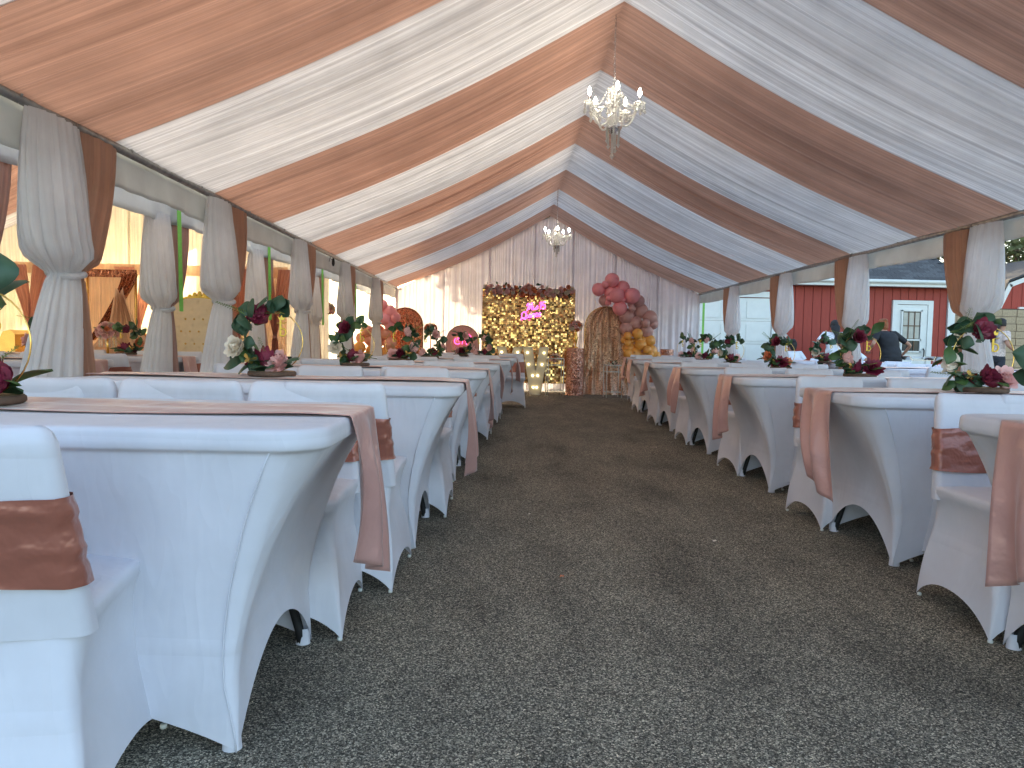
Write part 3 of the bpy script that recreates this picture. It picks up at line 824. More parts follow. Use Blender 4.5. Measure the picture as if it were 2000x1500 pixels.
def flower_ball(name_t, x, y, z, r, label, n=26, seed=1, parent_group=None, cat='flowers', flat=.8):
    rnd = random.Random(seed); t = thing(name_t, label, cat, (x, y, z), 0, parent_group)
    for k in range(n):
        ph = math.acos(1-1.7*(k+.5)/n); az = k*2.39996
        d = Vector((sin(ph)*cos(az), sin(ph)*sin(az), cos(ph)*flat)); kind = rnd.choice(['blush', 'ivory', 'ivory', 'blush', 'blush', 'coral'])
        o = link('rose', BLOOM[kind], t, d*r*.75); o.rotation_mode = 'QUATERNION'; o.rotation_quaternion = d.to_track_quat('Z', 'Y'); q = r/.13*rnd.uniform(.75, 1.05); o.scale = (q,)*3
        o['label'] = {'burgundy': 'burgundy bloom', 'ivory': 'ivory bloom', 'blush': 'blush pink bloom', 'coral': 'coral orange bloom'}[kind]
    for k in range(10):
        az = rnd.uniform(0, 6.28); l = link('leaf', LEAF[k % 3], t, (r*.7*cos(az), r*.7*sin(az), rnd.uniform(-.3, .5)*r)); l.rotation_euler = (rnd.uniform(-.3, .8), 0, az-pi/2)
    return t

# ------------------------------------------------------------------ chandeliers
def chandelier(x, y, zt, zb, ztop, label):
    t = thing('crystal_chandelier', label, 'chandelier', (x, y, zb), 0, 'crystal chandeliers')
    H = zt-zb
    zc = H*.62
    part('stem', MB().lathe([(.0, zc-.12), (.03, zc-.10), (.055, zc-.06), (.02, zc-.02), (.035, zc+.03), (.055, zc+.07), (.02, zc+.11), (.03, zc+.15), (.045, zc+.175), (.0, zc+.20)], 14), 'crystal', t)
    part('bottom_bowl', MB().lathe([(.0, zc-.17), (.02, zc-.165), (.045, zc-.135), (.055, zc-.115), (.0, zc-.11)], 16), 'chrome', t)
    ch = MB(); L_ = ztop-zb-(zc+.19); k = int(L_/.028)
    for i in range(k):
        z = zc+.19+i*.028
        pts = [(.006*cos(a)*(i % 2), .006*cos(a)*(1-i % 2), z+.014+.017*sin(a)) for a in [j*pi/4 for j in range(9)]]
        ch.tube(pts, .0018, 4, False)
    part('chain', ch, 'chrome', t, kind='stuff')
    part('cord', MB().tube([(.01, 0, zc+.19), (.004, .004, zc+.19+L_*.5), (.008, 0, zc+.19+L_)], .002, 5), 'chrome', t)
    beads = MB()
    def strand(p, q, n, r=.007, sag=0.):
        r *= 1.35
        p, q = Vector(p), Vector(q)
        for i in range(n+1):
            s = i/n; c = p.lerp(q, s); c.z -= sag*4*s*(1-s)
            rr_ = r*(1.5 if i == n else 1)
            b = len(beads.v)
            for d in ((rr_, 0, 0), (0, rr_, 0), (-rr_, 0, 0), (0, -rr_, 0), (0, 0, rr_*1.2), (0, 0, -rr_*1.4)): beads.v.append(c+Vector(d))
            for f in ((0, 1, 4), (1, 2, 4), (2, 3, 4), (3, 0, 4), (1, 0, 5), (2, 1, 5), (3, 2, 5), (0, 3, 5)): beads.f.append(tuple(b+i_ for i_ in f))
    for i in range(5):
        a = 2*pi*i/5+.95; c, s = cos(a), sin(a); R = .20
        pts = []
        for j in range(11):
            q = j/10; rad = .03+(R-.03)*q; z = zc-.05-.075*sin(pi*min(1, q*1.15)*.95)+.10*q**3
            pts.append((rad*c, rad*s, z))
        arm = part('arm', MB().tube(pts, .008, 8), 'crystal', t)
        ez = pts[-1][2]
        part('drip_dish', MB().lathe([(.008, -.004), (.03, .0), (.044, .014), (.040, .016), (.012, .006)], 14, (R*c, R*s, ez)), 'crystal', t)
        part('candle_sleeve', MB().tube([(R*c, R*s, ez), (R*c, R*s, ez+.06)], .009, 8), 'chrome', t)
        part('bulb', MB().lathe([(.0, ez+.062), (.011, ez+.07), (.015, ez+.087), (.009, ez+.108), (.001, ez+.125)], 10, (R*c, R*s, 0)), 'bulb_white', t)
        for k2 in range(5):
            b2 = 2*pi*k2/5; strand((R*c+.04*cos(b2), R*s+.04*sin(b2), ez+.008), (R*c+.04*cos(b2), R*s+.04*sin(b2), ez-.055), 3, .007)
        strand((.05*c, .05*s, zc+.16), (R*c, R*s, ez+.01), 14, .006, .06)
        a2 = a+2*pi/5; strand((R*c, R*s, ez+.0), (R*cos(a2), R*sin(a2), ez), 16, .006, .05)
        strand((.05*c, .05*s, zc-.12), (.045*c, .045*s, .05+.03*(i % 3)), 12, .008)
        strand((.04*c, .04*s, zc+.16), (.05*c, .05*s, zc-.02), 8, .007)
    strand((0, 0, zc-.17), (0, 0, 0), 12, .010)
    part('crystal_beads', beads, 'crystal', t, False, kind='stuff')
    return t
chandelier(.785, 5.75, 2.945, 2.407, ZR-.03, 'large crystal chandelier hanging nearest, under the tent ridge')
chandelier(.785, 12.0, 2.83, 2.376, ZR-.03, 'small looking crystal chandelier hanging before the far end wall')

# ------------------------------------------------------------------ the stage at the end
sw = thing('shimmer_wall', 'gold sequin panel wall glittering behind the neon sign', 'backdrop', (.43, 14.4, 0))
part('backing_board', MB().box(-.90, .90, .0, .03, .19, 2.0), 'shim_back', sw, False)
part('stand_foot', MB().box(-.80, -.76, -.12, .16, 0, .19), 'black', sw, False); part('stand_foot', MB().box(.76, .80, -.12, .16, 0, .19), 'black', sw, False)
part('top_bar', MB().box(-.90, .90, -.012, .042, 2.0, 2.02), 'black', sw, False)
sq = MB(); rnd = random.Random(5); S = .0375
for i in range(48):
    for j in range(48):
        cx, cz = -.90+S*(i+.5), .19+S*(j+.5)*1.005
        h = S*.47; tx = rnd.gauss(0, .13)+.08*sin(i*.3)*cos(j*.21)-.04; tz = rnd.gauss(0, .08)
        b = len(sq.v); M3 = Matrix.Rotation(tx, 3, 'X') @ Matrix.Rotation(tz, 3, 'Z')
        for sx, sz in ((-1, -1), (1, -1), (1, 1), (-1, 1)):
            v = M3 @ Vector((sx*h, 0, sz*h)); sq.v.append(Vector((cx, -.014, cz))+v)
        sq.f.append((b, b+1, b+2, b+3))
part('sequin_squares', sq, 'shimmer', sw, False, kind='stuff')
for k, cx in enumerate((-.15, .43, 1.02)):
    rnd = random.Random(50+k)
    t = thing('flower_garland', 'rose garland on top of the gold wall, %s of three' % ['leftmost', 'middle one', 'rightmost'][k], 'garland', (cx, 14.32, 1.96), 0, 'rose garlands on the gold wall')
    for i in range(34):
        kind = rnd.choice(['blush', 'ivory', 'blush', 'blush', 'ivory', 'coral']) if not (k == 1 and i % 4 == 0) else 'coral'
        d = Vector((rnd.uniform(-.27, .27), rnd.uniform(-.08, -.01), rnd.uniform(-.075, .10)))
        o = link('rose', BLOOM[kind], t, d); o.rotation_euler = (1.35+rnd.uniform(-.5, .5), rnd.uniform(-.5, .5), rnd.uniform(0, .6)); q = rnd.uniform(.8, 1.25); o.scale = (q,)*3
        o['label'] = {'burgundy': 'burgundy bloom', 'ivory': 'ivory bloom', 'blush': 'blush pink bloom', 'coral': 'coral orange bloom'}[kind]
    for i in range(24):
        l = link('leaf', LEAF[i % 3], t, (rnd.uniform(-.29, .29), rnd.uniform(-.07, .0), rnd.uniform(-.09, .12))); l.rotation_euler = (rnd.uniform(-1, 2), rnd.uniform(-1, 1), rnd.uniform(-3, 3))

# neon lettering: Mis 15 / Quince, bent from tube strokes
ns = thing('neon_sign', 'magenta neon script sign reading Mis 15 Quince', 'neon sign', (.46, 14.33, 1.61))
def stroke(pts, sx, sz, ox, oz, mat='neon', parent=ns, name='neon_tube', r=.0055):
    P_ = [Vector((ox+x*sx+z*sx*.12, 0, oz+z*sz)) for x, z in pts]
    # smooth
    out = []
    for i in range(len(P_)-1):
        p0 = P_[max(i-1, 0)]; p1 = P_[i]; p2 = P_[i+1]; p3 = P_[min(i+2, len(P_)-1)]
        for k in range(4):
            t = k/4; out.append(.5*((2*p1)+(-p0+p2)*t+(2*p0-5*p1+4*p2-p3)*t*t+(-p0+3*p1-3*p2+p3)*t**3))
    out.append(P_[-1])
    return part(name, MB().tube(out, r, 6), mat, parent)
G = {'M': [[(0, .6), (.1, .9), (.22, .95), (.22, .4), (.1, -.15)], [(.22, .95), (.36, .1), (.5, .95), (.62, .95), (.62, .3), (.72, 0)]],
     'i': [[(0, .5), (0, .1), (.1, 0), (.2, .2)], [(.02, .72), (.03, .76)]],
     's': [[(0, .05), (.2, .55), (.28, .2), (.12, 0), (.0, .08)]],
     '1': [[(0, .75), (.15, 1), (.15, 0)]],
     '5': [[(.4, 1), (.05, 1), (.03, .55), (.3, .6), (.42, .3), (.25, 0), (0, .08)]],
     'Q': [[(.35, 1), (.08, .85), (0, .45), (.15, .02), (.42, .05), (.55, .5), (.45, .9), (.3, 1)], [(-.05, -.12), (.2, .12), (.45, -.08), (.65, .05)]],
     'u': [[(0, .5), (.02, .1), (.15, 0), (.28, .2), (.3, .5), (.3, .05), (.4, .05)]],
     'n': [[(0, .5), (.02, 0), (.05, .35), (.2, .52), (.28, .3), (.3, 0), (.38, .05)]],
     'c': [[(.28, .42), (.12, .52), (0, .25), (.12, 0), (.3, .1)]],
     'e': [[(0, .22), (.25, .32), (.22, .5), (.05, .42), (.0, .15), (.15, 0), (.34, .12)]]}
def word(wd, x, z, sx, sz, adv, parent=ns, mat='neon', slope=.0):
    for chh in wd:
        if chh != ' ':
            for s_ in G[chh]: stroke(s_, sx, sz, x, z+slope*(x), mat, parent)
        x += adv.get(chh, .42)*sx
    return x
word('Mis 15', -.085, .0, .165, .135, {'M': .82, 'i': .26, 's': .40, ' ': .06, '1': .28, '5': .5}, slope=.10)
word('Quince', -.175, -.145, .155, .135, {'Q': .66, 'u': .44, 'i': .24, 'n': .42, 'c': .36, 'e': .4}, slope=.16)

# marquee letters X and V
def marquee(name, cx, y, strokes, bulbs, label):
    t = thing(name, label, 'marquee letter', (cx, y, 0), 0, 'white marquee letters')
    part('letter_face', MB().prism(strokes, .0, .10), 'marquee', t, False)
    n = len(strokes); rim = MB()
    for i in range(n):
        a, b = strokes[i], strokes[(i+1) % n]
        rim.tube([(a[0], -.012, a[1]), (b[0], -.012, b[1])], .008, 5)
    part('rim', rim, 'marquee_side', t)
    for bx, bz in bulbs:
        part('bulb', MB().ball((bx, -.03, bz), .019, 10, 8), 'bulb_warm', t)
        
    return t
marquee('marquee_letter', .565, 13.9, [(-.235, .89), (-.075, .89), (.005, .40), (.075, .89), (.235, .89), (.10, .006), (-.09, .006)],
        [(-.155, .79), (-.13, .57), (-.05, .36), (.045, .36), (-.035, .14), (.03, .14), (.155, .79), (.12, .57)], 'white marquee letter V with warm bulbs before the gold wall')
marquee('marquee_letter', .075, 13.95, [(-.235, .885), (-.08, .885), (0, .60), (.08, .885), (.235, .885), (.095, .45), (.235, .006), (.08, .006), (0, .29), (-.08, .006), (-.235, .006), (-.095, .45)],
        [(-.15, .79), (.15, .79), (-.06, .53), (.06, .53), (0, .44), (-.08, .28), (.08, .28), (-.15, .1), (.15, .1)], 'white marquee letter X half hidden behind the left table row')

def wire_stand(x, y, w, h, label):
    t = thing('wire_plinth', label, 'stand', (x, y, 0), .08, 'white wire flower stands'); a = w/2
    for sx in (1, -1):
        for sy in (1, -1): part('leg', MB().tube([(sx*a, sy*a, 0), (sx*a, sy*a, h)], .007, 6), 'white_paint', t)
    for z in (.10, h-.12, h):
        f = MB()
        for p, q in (((-a, -a), (a, -a)), ((a, -a), (a, a)), ((a, a), (-a, a)), ((-a, a), (-a, -a))): f.tube([(*p, z), (*q, z)], .006, 6)
        part('rail', f, 'white_paint', t)
    part('top_plate', MB().box(-a, a, -a, a, h, h+.008), 'white_paint', t, False)
    return t
wire_stand(.92, 13.75, .29, .69, 'white wire flower stand beside the marquee letter V')
wire_stand(1.98, 13.6, .28, .59, 'white wire flower stand in front of the champagne sequin arch')
flower_ball('flower_arrangement', .92, 13.75, .70, .10, 'low pink and cream flowers on the stand beside the letter V', 16, 3)
flower_ball('flower_arrangement', 1.98, 13.6, .60, .09, 'low pink flowers on the stand before the champagne arch', 12, 4)
def pedestal(x, y, r, h, label, mat='rose_sequin'):
    t = thing('sequin_pedestal', label, 'pedestal', (x, y, 0), 0, 'sequin covered pedestals')
    def fn(u, v):
        a = 2*pi*u; z = h*v; rr_ = r*(1+.02*sin(v*31+cos(a*2)*2)*(v < .25)+.015*sin(a*9+v*2)+.01*sin(a*4))
        return (rr_*cos(a), rr_*sin(a), z)
    part('sequin_cover', MB().grid(fn, 60, 40, True), mat, t); part('top', MB().lathe([(0, h+.002), (r*1.01, h+.002), (r*1.02, h-.01)], 40), mat, t)
    return t
pedestal(1.315, 13.95, .172, .885, 'tall rose gold sequin pedestal between the gold wall and the arch')
pedestal(3.12, 14.3, .13, .90, 'small rose gold sequin pedestal right of the orange balloons')
cs = thing('gold_vase', 'slim twisted gold candlestick vase on the tall sequin pedestal', 'vase', (1.315, 13.95, .889))
part('base', MB().lathe([(0, 0), (.05, 0), (.05, .015), (.022, .03)], 20), 'gold', cs)
part('stem', MB().lathe([(.022, .03), (.014, .06), (.032, .12), (.040, .18), (.030, .26), (.018, .31), (.026, .33), (.020, .35)], 20), 'gold', cs)
part('cup', MB().lathe([(.020, .35), (.05, .37), (.052, .385), (0, .385)], 20), 'gold', cs)
flower_ball('flower_arrangement', 1.315, 13.95, 1.30, .125, 'pink and cream rose ball on the slim gold vase', 24, 6)

def arch_backdrop(name, x0, x1, y, htop, mat, label, folds=.02, rimmat='gold', zb=0):
    t = thing(name, label, 'backdrop', ((x0+x1)/2, y, 0)); w = (x1-x0)/2
    def halfw(z): 
        zz = htop-w
        return w if z < zz else sqrt(max(0, w*w-(z-zz)**2))
    zs = [zb+(htop-w-zb)*k/16 for k in range(17)]+[htop-w+w*sin(radians(a)) for a in range(6, 91, 6)]
    nz = len(zs)-1
    def fn(u, v):
        z = zs[int(round(v*nz))]; s = (u-.5)*2; hw = halfw(z)
        fl = folds*(sin(s*14+z*3)+.6*sin(s*23-z*2))*(1 if z > .5 else 1.8)
        spread = (1+.10*max(0, .4-z)/.4) if folds > .01 else 1
        return (s*hw*spread, fl*.6-(.12*max(0, .35-z)/.35 if folds > .01 else 0), z)
    part('panel', MB().grid(fn, 70, nz), mat, t)
    rim = [(-w, .02, 0)]+[(-w*cos(radians(a)), .02, htop-w+w*sin(radians(a))) for a in range(0, 181, 8)]+[(w, .02, 0)]
    part('frame', MB().tube(rim, .013, 8), rimmat, t)
    return t
arch_backdrop('sequin_arch', 1.53, 2.36, 14.35, 1.70, 'gold_sequin', 'champagne gold sequin arch backdrop under the balloon garland', .035)
arch_backdrop('sequin_arch', -2.30, -1.62, 14.4, 1.60, 'copper_sequin', 'copper sequin arch at the left end of the end wall', .006, 'bark')
arch_backdrop('pink_arch', -1.16, -.53, 14.45, 1.28, 'pink_board', 'plain pink arch board with a small pink neon sign', .0, 'bark')
n2 = thing('neon_sign', 'small hot pink neon sign on the pink arch board', 'neon sign', (-.85, 14.40, 1.0))
def n2s(pts): part('neon_tube', MB().tube([(x, 0, z) for x, z in pts], .008, 6), 'neon_pink', n2)
n2s([(-.09+.06*cos(radians(a)), -.02+.06*sin(radians(a))) for a in range(0, 331, 20)]); n2s([(.0, -.08), (.02, .03), (.06, .0), (.09, -.09)]); n2s([(.12, .02), (.09, .08), (.13, .12), (.17, .07), (.12, .02)])
n2s([(-.12, -.02), (-.09, .02), (-.06, -.03)])

def balloon_me(mat):
    return MB().lathe([(.004, -1.12), (.05, -1.08), (.09, -1.03), (.03, -1.0), (.16, -.96), (.42, -.86), (.68, -.68), (.88, -.40), (.98, -.08), (.985, .16), (.91, .44), (.74, .70), (.52, .87), (.26, .97), (.001, 1.0)], 22).mesh('balloon', MAT[mat])
BAL = {k: balloon_me(k) for k in ('b_pink', 'b_mauve', 'b_orange', 'b_peach')}
def garland(x, y, items, label):
    t = thing('balloon_garland', label, 'balloons', (x, y, 0), 0, 'balloon garlands'); rnd = random.Random(int(abs(x)*100))
    for (bx, bz, br, m, dy) in items:
        o = link('balloon', BAL[m], t, (bx-x, dy, bz)); o.scale = (br,)*3; o.rotation_euler = (rnd.uniform(-2.6, -.7), rnd.uniform(-.6, .6), rnd.uniform(-3, 3))
        o['label'] = {'b_pink': 'pink balloon', 'b_mauve': 'mauve balloon', 'b_orange': 'mustard orange balloon', 'b_peach': 'peach balloon'}[m]
    return t
from_px = [(1195, 548, 12, 0), (1170, 565, 11, 0), (1181, 556, 6, 0), (1195, 570, 12, 0), (1217, 562, 12, 0), (1205, 577, 13, 0), (1234, 578, 13, 0), (1189, 590, 6, 0), (1212, 602, 12, 0), (1216, 586, 5, 0), (1227, 586, 5, 0), (1190, 583, 5, 0),
           (1183, 586, 9, 1), (1249, 588, 10, 1), (1234, 594, 6, 1), (1235, 603, 6, 1), (1227, 617, 13, 1), (1254, 607, 13, 1), (1273, 620, 12, 1), (1229, 640, 12, 1), (1245, 631, 12, 1), (1262, 631, 7, 1), (1267, 645, 12, 1), (1279, 632, 9, 1),
           (1229, 656, 7, 2), (1248, 652, 9, 2), (1225, 664, 6, 2), (1230, 669, 6, 2), (1252, 663, 7, 2), (1261, 663, 6, 2), (1275, 665, 10, 2), (1240, 665, 5, 2), (1256, 673, 10, 2), (1236, 680, 11, 2), (1247, 692, 12, 2), (1278, 686, 12, 2), (1264, 692, 6, 2), (1275, 692, 5, 2), (1268, 683, 7, 2), (1232, 690, 8, 2), (1290, 695, 8, 2)]
items = []; rnd = random.Random(3); D = 14.0
for px, py, pr, m in from_px:
    bx = 1.973+(px-1195)*.00972-.00019*(py-548); bz = 2.175-(py-548)*.00969+(px-1195)*.00019
    items.append((bx, bz, pr*.0118, ['b_pink', 'b_mauve', 'b_orange'][m], rnd.uniform(-.10, .10)-(.06 if pr < 8 else 0)))
garland(2.5, 14.0, items, 'balloon garland curving from pink through mauve to mustard orange beside the arch')
items = []
for bx, bz, br, m in ((-2.35, 1.62, .12, 0), (-2.20, 1.50, .14, 0), (-2.42, 1.50, .09, 0), (-2.10, 1.40, .11, 0), (-2.28, 1.36, .13, 0), (-2.44, 1.30, .09, 0), (-2.2, 1.25, .10, 0), (-2.62, 1.14, .12, 3), (-2.42, 1.14, .12, 3), (-2.28, 1.08, .11, 3), (-2.76, 1.0, .10, 3), (-2.58, .96, .11, 3), (-2.38, .94, .09, 3), (-2.2, .90, .13, 3), (-2.75, .82, .12, 2), (-2.55, .76, .12, 2), (-2.3, .74, .11, 2), (-2.15, .70, .12, 2), (-2.66, .62, .12, 2), (-2.42, .58, .12, 2)):
    items.append((bx, bz, br, ['b_pink', 'b_mauve', 'b_orange', 'b_peach'][m], rnd.uniform(-.1, .1)))
garland(-2.4, 14.0, items, 'balloon garland of pink, peach and orange left of the copper sequin arch')
def flower_stand(x, y, z, r, label, seed, short):
    t = thing('flower_stand', 'slim gold metal stand under a '+short, 'stand', (x, y, 0), 0, 'slim gold flower stands')
    part('base', MB().lathe([(0, 0), (.11, 0), (.11, .012), (.02, .02)], 20), 'gold', t)
    part('pole', MB().tube([(0, 0, .02), (0, 0, z)], .009, 8), 'gold', t)
    part('dish', MB().lathe([(0, z), (.07, z+.01), (.08, z+.025)], 20), 'gold', t)
    return flower_ball('flower_arrangement', x, y, z+.05, r, label, 24, seed)
flower_stand(-1.43, 14.1, 1.15, .125, 'round rose ball on the stand between the copper and pink arches', 12, 'rose ball, left of the pink arch')

# ------------------------------------------------------------------ the neighbouring tent on the left
LX0, LX1, LXM, LY = -8.85, -2.68, -5.77, 15.2
lt = thing('party_tent', 'second frame tent standing along the left side, lit warm by low sun', 'tent', (LXM, 6.5, 0))
def lpart(name, mb, mat, **k): return part(name, mb.xf(Matrix.Translation((-LXM, -6.5, 0))), mat, lt, **k)
LPY = [1.5, 3.7, 5.92, 8.15, 10.5, 12.8, 15.1]
for X in (LX0, LX1):
    for y in LPY:
        lpart('post', MB().tube([(X, y, 0), (X, y, ZE)], .026, 10), 'steel'); lpart('rafter', MB().tube([(X, y, ZE), (LXM, y, ZR+.1)], .025, 8), 'steel')
    lpart('eave_beam', MB().tube([(X, Y0, ZE), (X, LY, ZE)], .027, 10), 'steel')
solid(lpart('valance', valance(LX1+.04, 1.84, 2.10, Y0, LY, 9, .02), 'blue_vinyl')); solid(lpart('valance', valance(LX0-.04, 1.84, 2.10, Y0, LY, 4), 'vinyl'))
lpart('roof_cover', roof_cover(LX0-.04, LXM, LX1+.04, ZE-.06, ZR+.03, Y0, LY), 'roof_vinyl')
for i in range(8):
    ya, yb = 15.1-i*2.05, 15.1-(i+1)*2.05
    o = part('ceiling_drape', ceiling_drape(ya, yb, 140+i, LX0, LXM, LX1, ZE, ZR, .09), 'ceil_copper' if i % 2 == 0 else 'ceil_cream', None)
    tag(o, 'sheer %s ceiling swag of the left tent, %s from its far end' % ('copper' if i % 2 == 0 else 'cream', ORD[i]), 'drape', 'ceiling swags of the left tent')
lpart('gutter_sheet', MB().grid(lambda u, v: (LX1-.02+(XL+.03-LX1+.02)*v, .9+14.2*u, 2.06-.05*sin(pi*v)), 60, 6), 'blue_vinyl')
def voile_wall(name, label, pts, y, panels, mat, cat='curtain', seed=0, along='x', topfn=None):
    t = thing(name, label, cat, ((pts[0]+pts[1])/2, y, 0) if along == 'x' else (y, (pts[0]+pts[1])/2, 0))
    for i in range(panels):
        a = pts[0]+(pts[1]-pts[0])*i/panels; b = pts[0]+(pts[1]-pts[0])*(i+1)/panels
        mb = wall_panel(a-.02, b+.02, 0, topfn or (lambda q: ZE-.02), seed+i, .03, 18)
        if along == 'y': mb.v = [Vector((v.y, v.x, v.z)) for v in mb.v]; mb.xf(Matrix.Translation((0, -(pts[0]+pts[1])/2, 0)))
        else: mb.xf(Matrix.Translation((-(pts[0]+pts[1])/2, 0, 0)))
        part('curtain_panel', mb, mat[i % len(mat)] if isinstance(mat, (list, tuple)) else mat, t)
    return t
lg = lambda x: gable(min(LX1, max(LX0, x)), LX0, LXM, LX1)-.04
voile_wall('side_curtain', 'cream voile wall closing the far side of the left tent', (1.0, 15.0), LX0+.06, 8, 'cream_voile', seed=500, along='y')
voile_wall('head_table_curtain', 'glowing cream voile wall behind the throne in the left tent', (LX0+.1, -3.35), 11.3, 6, ['cream_voile', 'cream_voile', 'peach_voile'], seed=520, topfn=lambda x: ZE-.02)
voile_wall('gable_curtain', 'cream voile closing the gable above the left tent head table', (LX0+.1, LX1-.05), 11.36, 4, 'cream_voile', seed=540, topfn=lg)
bpy.data.objects  # noqa
voile_wall('end_curtain', 'peach and cream voile wall at the far end of the left tent', (-6.0, LX1+.38), 15.0, 4, ['cream_voile', 'pink_voile', 'cream_voile'], seed=560, topfn=lambda x: lg(min(x, LX1)))
pel = MB().grid(lambda u, v: (-8.7+5.4*u, 11.22+.012*sin(u*170), 2.03-.16*v), 300, 3)
tag(part('curtain_pelmet', pel, 'peach_voile', None), 'gathered peach pelmet along the top of the glowing left tent wall', 'pelmet')
for k, (px, yy) in enumerate(((-5.5, 11.12), (-4.0, 11.12), (-3.45, 11.1), (-7.1, 11.12))):
    t = thing('tied_drape', 'sheer pink drape tied to a point, %s of four across the left tent wall' % ['second', 'third', 'rightmost', 'leftmost'][k], 'drape', (px, yy, 0), 0, 'pink drapes tied in a V on the left tent wall')
    for sd in (-1, 1):
        def fn(u, v, sd=sd):
            z = 1.98-1.96*v
            if z > .98: q = (1.98-z)/1.0; c = sd*.20*(1-q)**1.3; hw = .13*(1-q)+.025
            else: q = (.98-z)/.98; c = sd*.02; hw = .03+.03*q
            return (c+hw*(u-.5)*2, .015*sin(u*38)+.01*sin(u*17+z), z)
        part('drape_half', MB().grid(fn, 36, 26), 'pink_voile', t)
    part('tie', MB().lathe([(.03, .96), (.038, .98), (.03, 1.0)], 12), 'pink_voile', t)
for i, y in enumerate(LPY[1:6]):
    c = post_curtain(LX1+.0, y, 'tied white and pink curtain, %s along the near side of the left tent' % ORD[i], True, 1.17, 160+3*i, ('drape_white', 'pink_drape'), 1.90, wscale=.95)
    s_ = part('ratchet_strap', MB().box(-.016, .016, -.002, .002, 0, .80), 'green_strap', None, False)
    s_.location = (LX1+.085, y+.03, 1.16); s_.rotation_euler = (.0, -.02, .9); tag(s_, 'bright green ratchet strap on the %s post of the left tent' % ORD[i], 'strap', 'green straps beside the tent posts')
s_ = part('ratchet_strap', MB().box(-.022, .022, -.002, .002, 0, 1.95), 'green_strap', None, False); s_.location = (XR+.06, 14.70, .02); s_.rotation_euler = (0, 0, 0)
tag(s_, 'green strap hanging at the right corner of the end wall', 'strap', 'green straps beside the tent posts')

# copper sequin frame with swept drape
t = thing('sequin_curtain_frame', 'copper framed sequin curtain swept to one side behind the left tent flowers', 'backdrop', (-5.08, 9.6, 0))
for sx in (-.31, .31): part('frame_post', MB().tube([(sx, 0, 0), (sx, 0, 1.79)], .018, 8), 'gold', t)
part('top_header', MB().grid(lambda u, v: (-.33+.66*u, -.02+.008*sin(u*90), 1.80-.10*v), 80, 3), 'copper_sequin', t)
part('gauze', MB().grid(lambda u, v: (-.30+.60*u, .01+.01*sin(u*60), 1.76-1.74*v), 80, 6), 'peach_voile', t)
def swept(u, v):
    z = 1.74-.85*v; c = .26-.50*v**1.3; hw = .10*(1-.55*v)
    return (c+hw*(u-.5)*2, -.05+.02*sin(u*26), z)
part('swept_drape', MB().grid(swept, 40, 20), 'copper_sequin', t)
# throne
def throne(x, y, rz, label):
    t = thing('throne_chair', label, 'throne', (x, y, 0), rz)
    w, h = .34, 1.33
    def fn(u, v):
        s = (u-.5)*2; z = .5+(h-.5)*v; hw = w*(.74+.26*v)
        arch = .06*(1-s*s)*(v > .99)
        dimple = -.012*(max(0, cos(s*hw*2*pi/.16)*cos((z)*2*pi/.16))**6)
        return (s*hw, -.03*(1-s*s)-dimple, z+.07*(1-s*s)*v)
    part('backrest', MB().grid(fn, 60, 60), 'cream_leather', t)
    part('backrest_shell', MB().grid(lambda u, v: ((u-.5)*2*(w*(.74+.26*v)), .05, .5+(h-.5)*v+.07*(1-((u-.5)*2)**2)*v), 20, 12), 'cream_leather', t)
    fr = [(-w*.74, .01, .45)]+[(-w*(.74+.26*k/8), .01, .5+(h-.5)*k/8) for k in range(9)]+[(w*(-1+2*k/12), .0, h+.075*(1-(-1+2*k/12)**2)+.02*sin(k*pi)) for k in range(1, 12)]+[(w*(.74+.26*k/8), .01, .5+(h-.5)*k/8) for k in range(8, -1, -1)]+[(w*.74, .01, .45)]
    part('gold_frame', MB().tube(fr, .024, 8), 'gold_paint', t)
    cr = MB(); 
    for k in range(-3, 4): cr.ball((k*.055, 0, h+.10-.012*abs(k)*abs(k)*.5), (.03, .02, .03+.02*(3-abs(k))/3), 8, 6)
    part('crest', cr, 'gold_paint', t, kind='stuff')
    for k in range(5):
        for j in range(4):
            bz = .74+j*.14; bx = -.20+k*.10+(.05 if j % 2 else 0)
            if abs(bx) < .24: part('button', MB().ball((bx, -.028, bz), .012, 8, 5), 'gold', t)
    part('seat', MB().box(-.27, .27, -.5, .04, .40, .52), 'cream_leather', t, False)
    for sx in (1, -1):
        part('armrest', MB().tube([(sx*.27, 0, .75), (sx*.30, -.25, .74), (sx*.30, -.46, .66), (sx*.28, -.48, .42)], .03, 8), 'gold_paint', t)
        for yy in (-.46, .0): part('leg', MB().tube([(sx*.25, yy, .42), (sx*.27, yy-.01, .2), (sx*.24, yy, 0)], [.035, .022, .028], 8), 'gold_paint', t)
throne(-3.50, 8.5, .0, 'cream buttoned throne with yellow gold frame in the left tent')
# gilded chest like bench
t = thing('gold_bench', 'low gold bench with rounded arms in the left tent', 'bench', (-5.1, 8.9, 0))
part('seat', MB().box(-.75, .75, -.25, .25, .35, .50), 'gold', t, False); part('apron', MB().box(-.73, .73, -.27, -.25, .30, .36), 'bark', t, False)
for sx in (-1, 1):
    part('armrest', MB().prism([(sx*.60, .5), (sx*.60, .95), (sx*.66, 1.0), (sx*.74, .98), (sx*.78, .9), (sx*.78, .5)][::sx], -.25, .25), 'gold', t, False)
    for yy in (-.2, .2): part('leg', MB().tube([(sx*.68, yy, .35), (sx*.68, yy, 0)], .03, 8), 'gold', t)
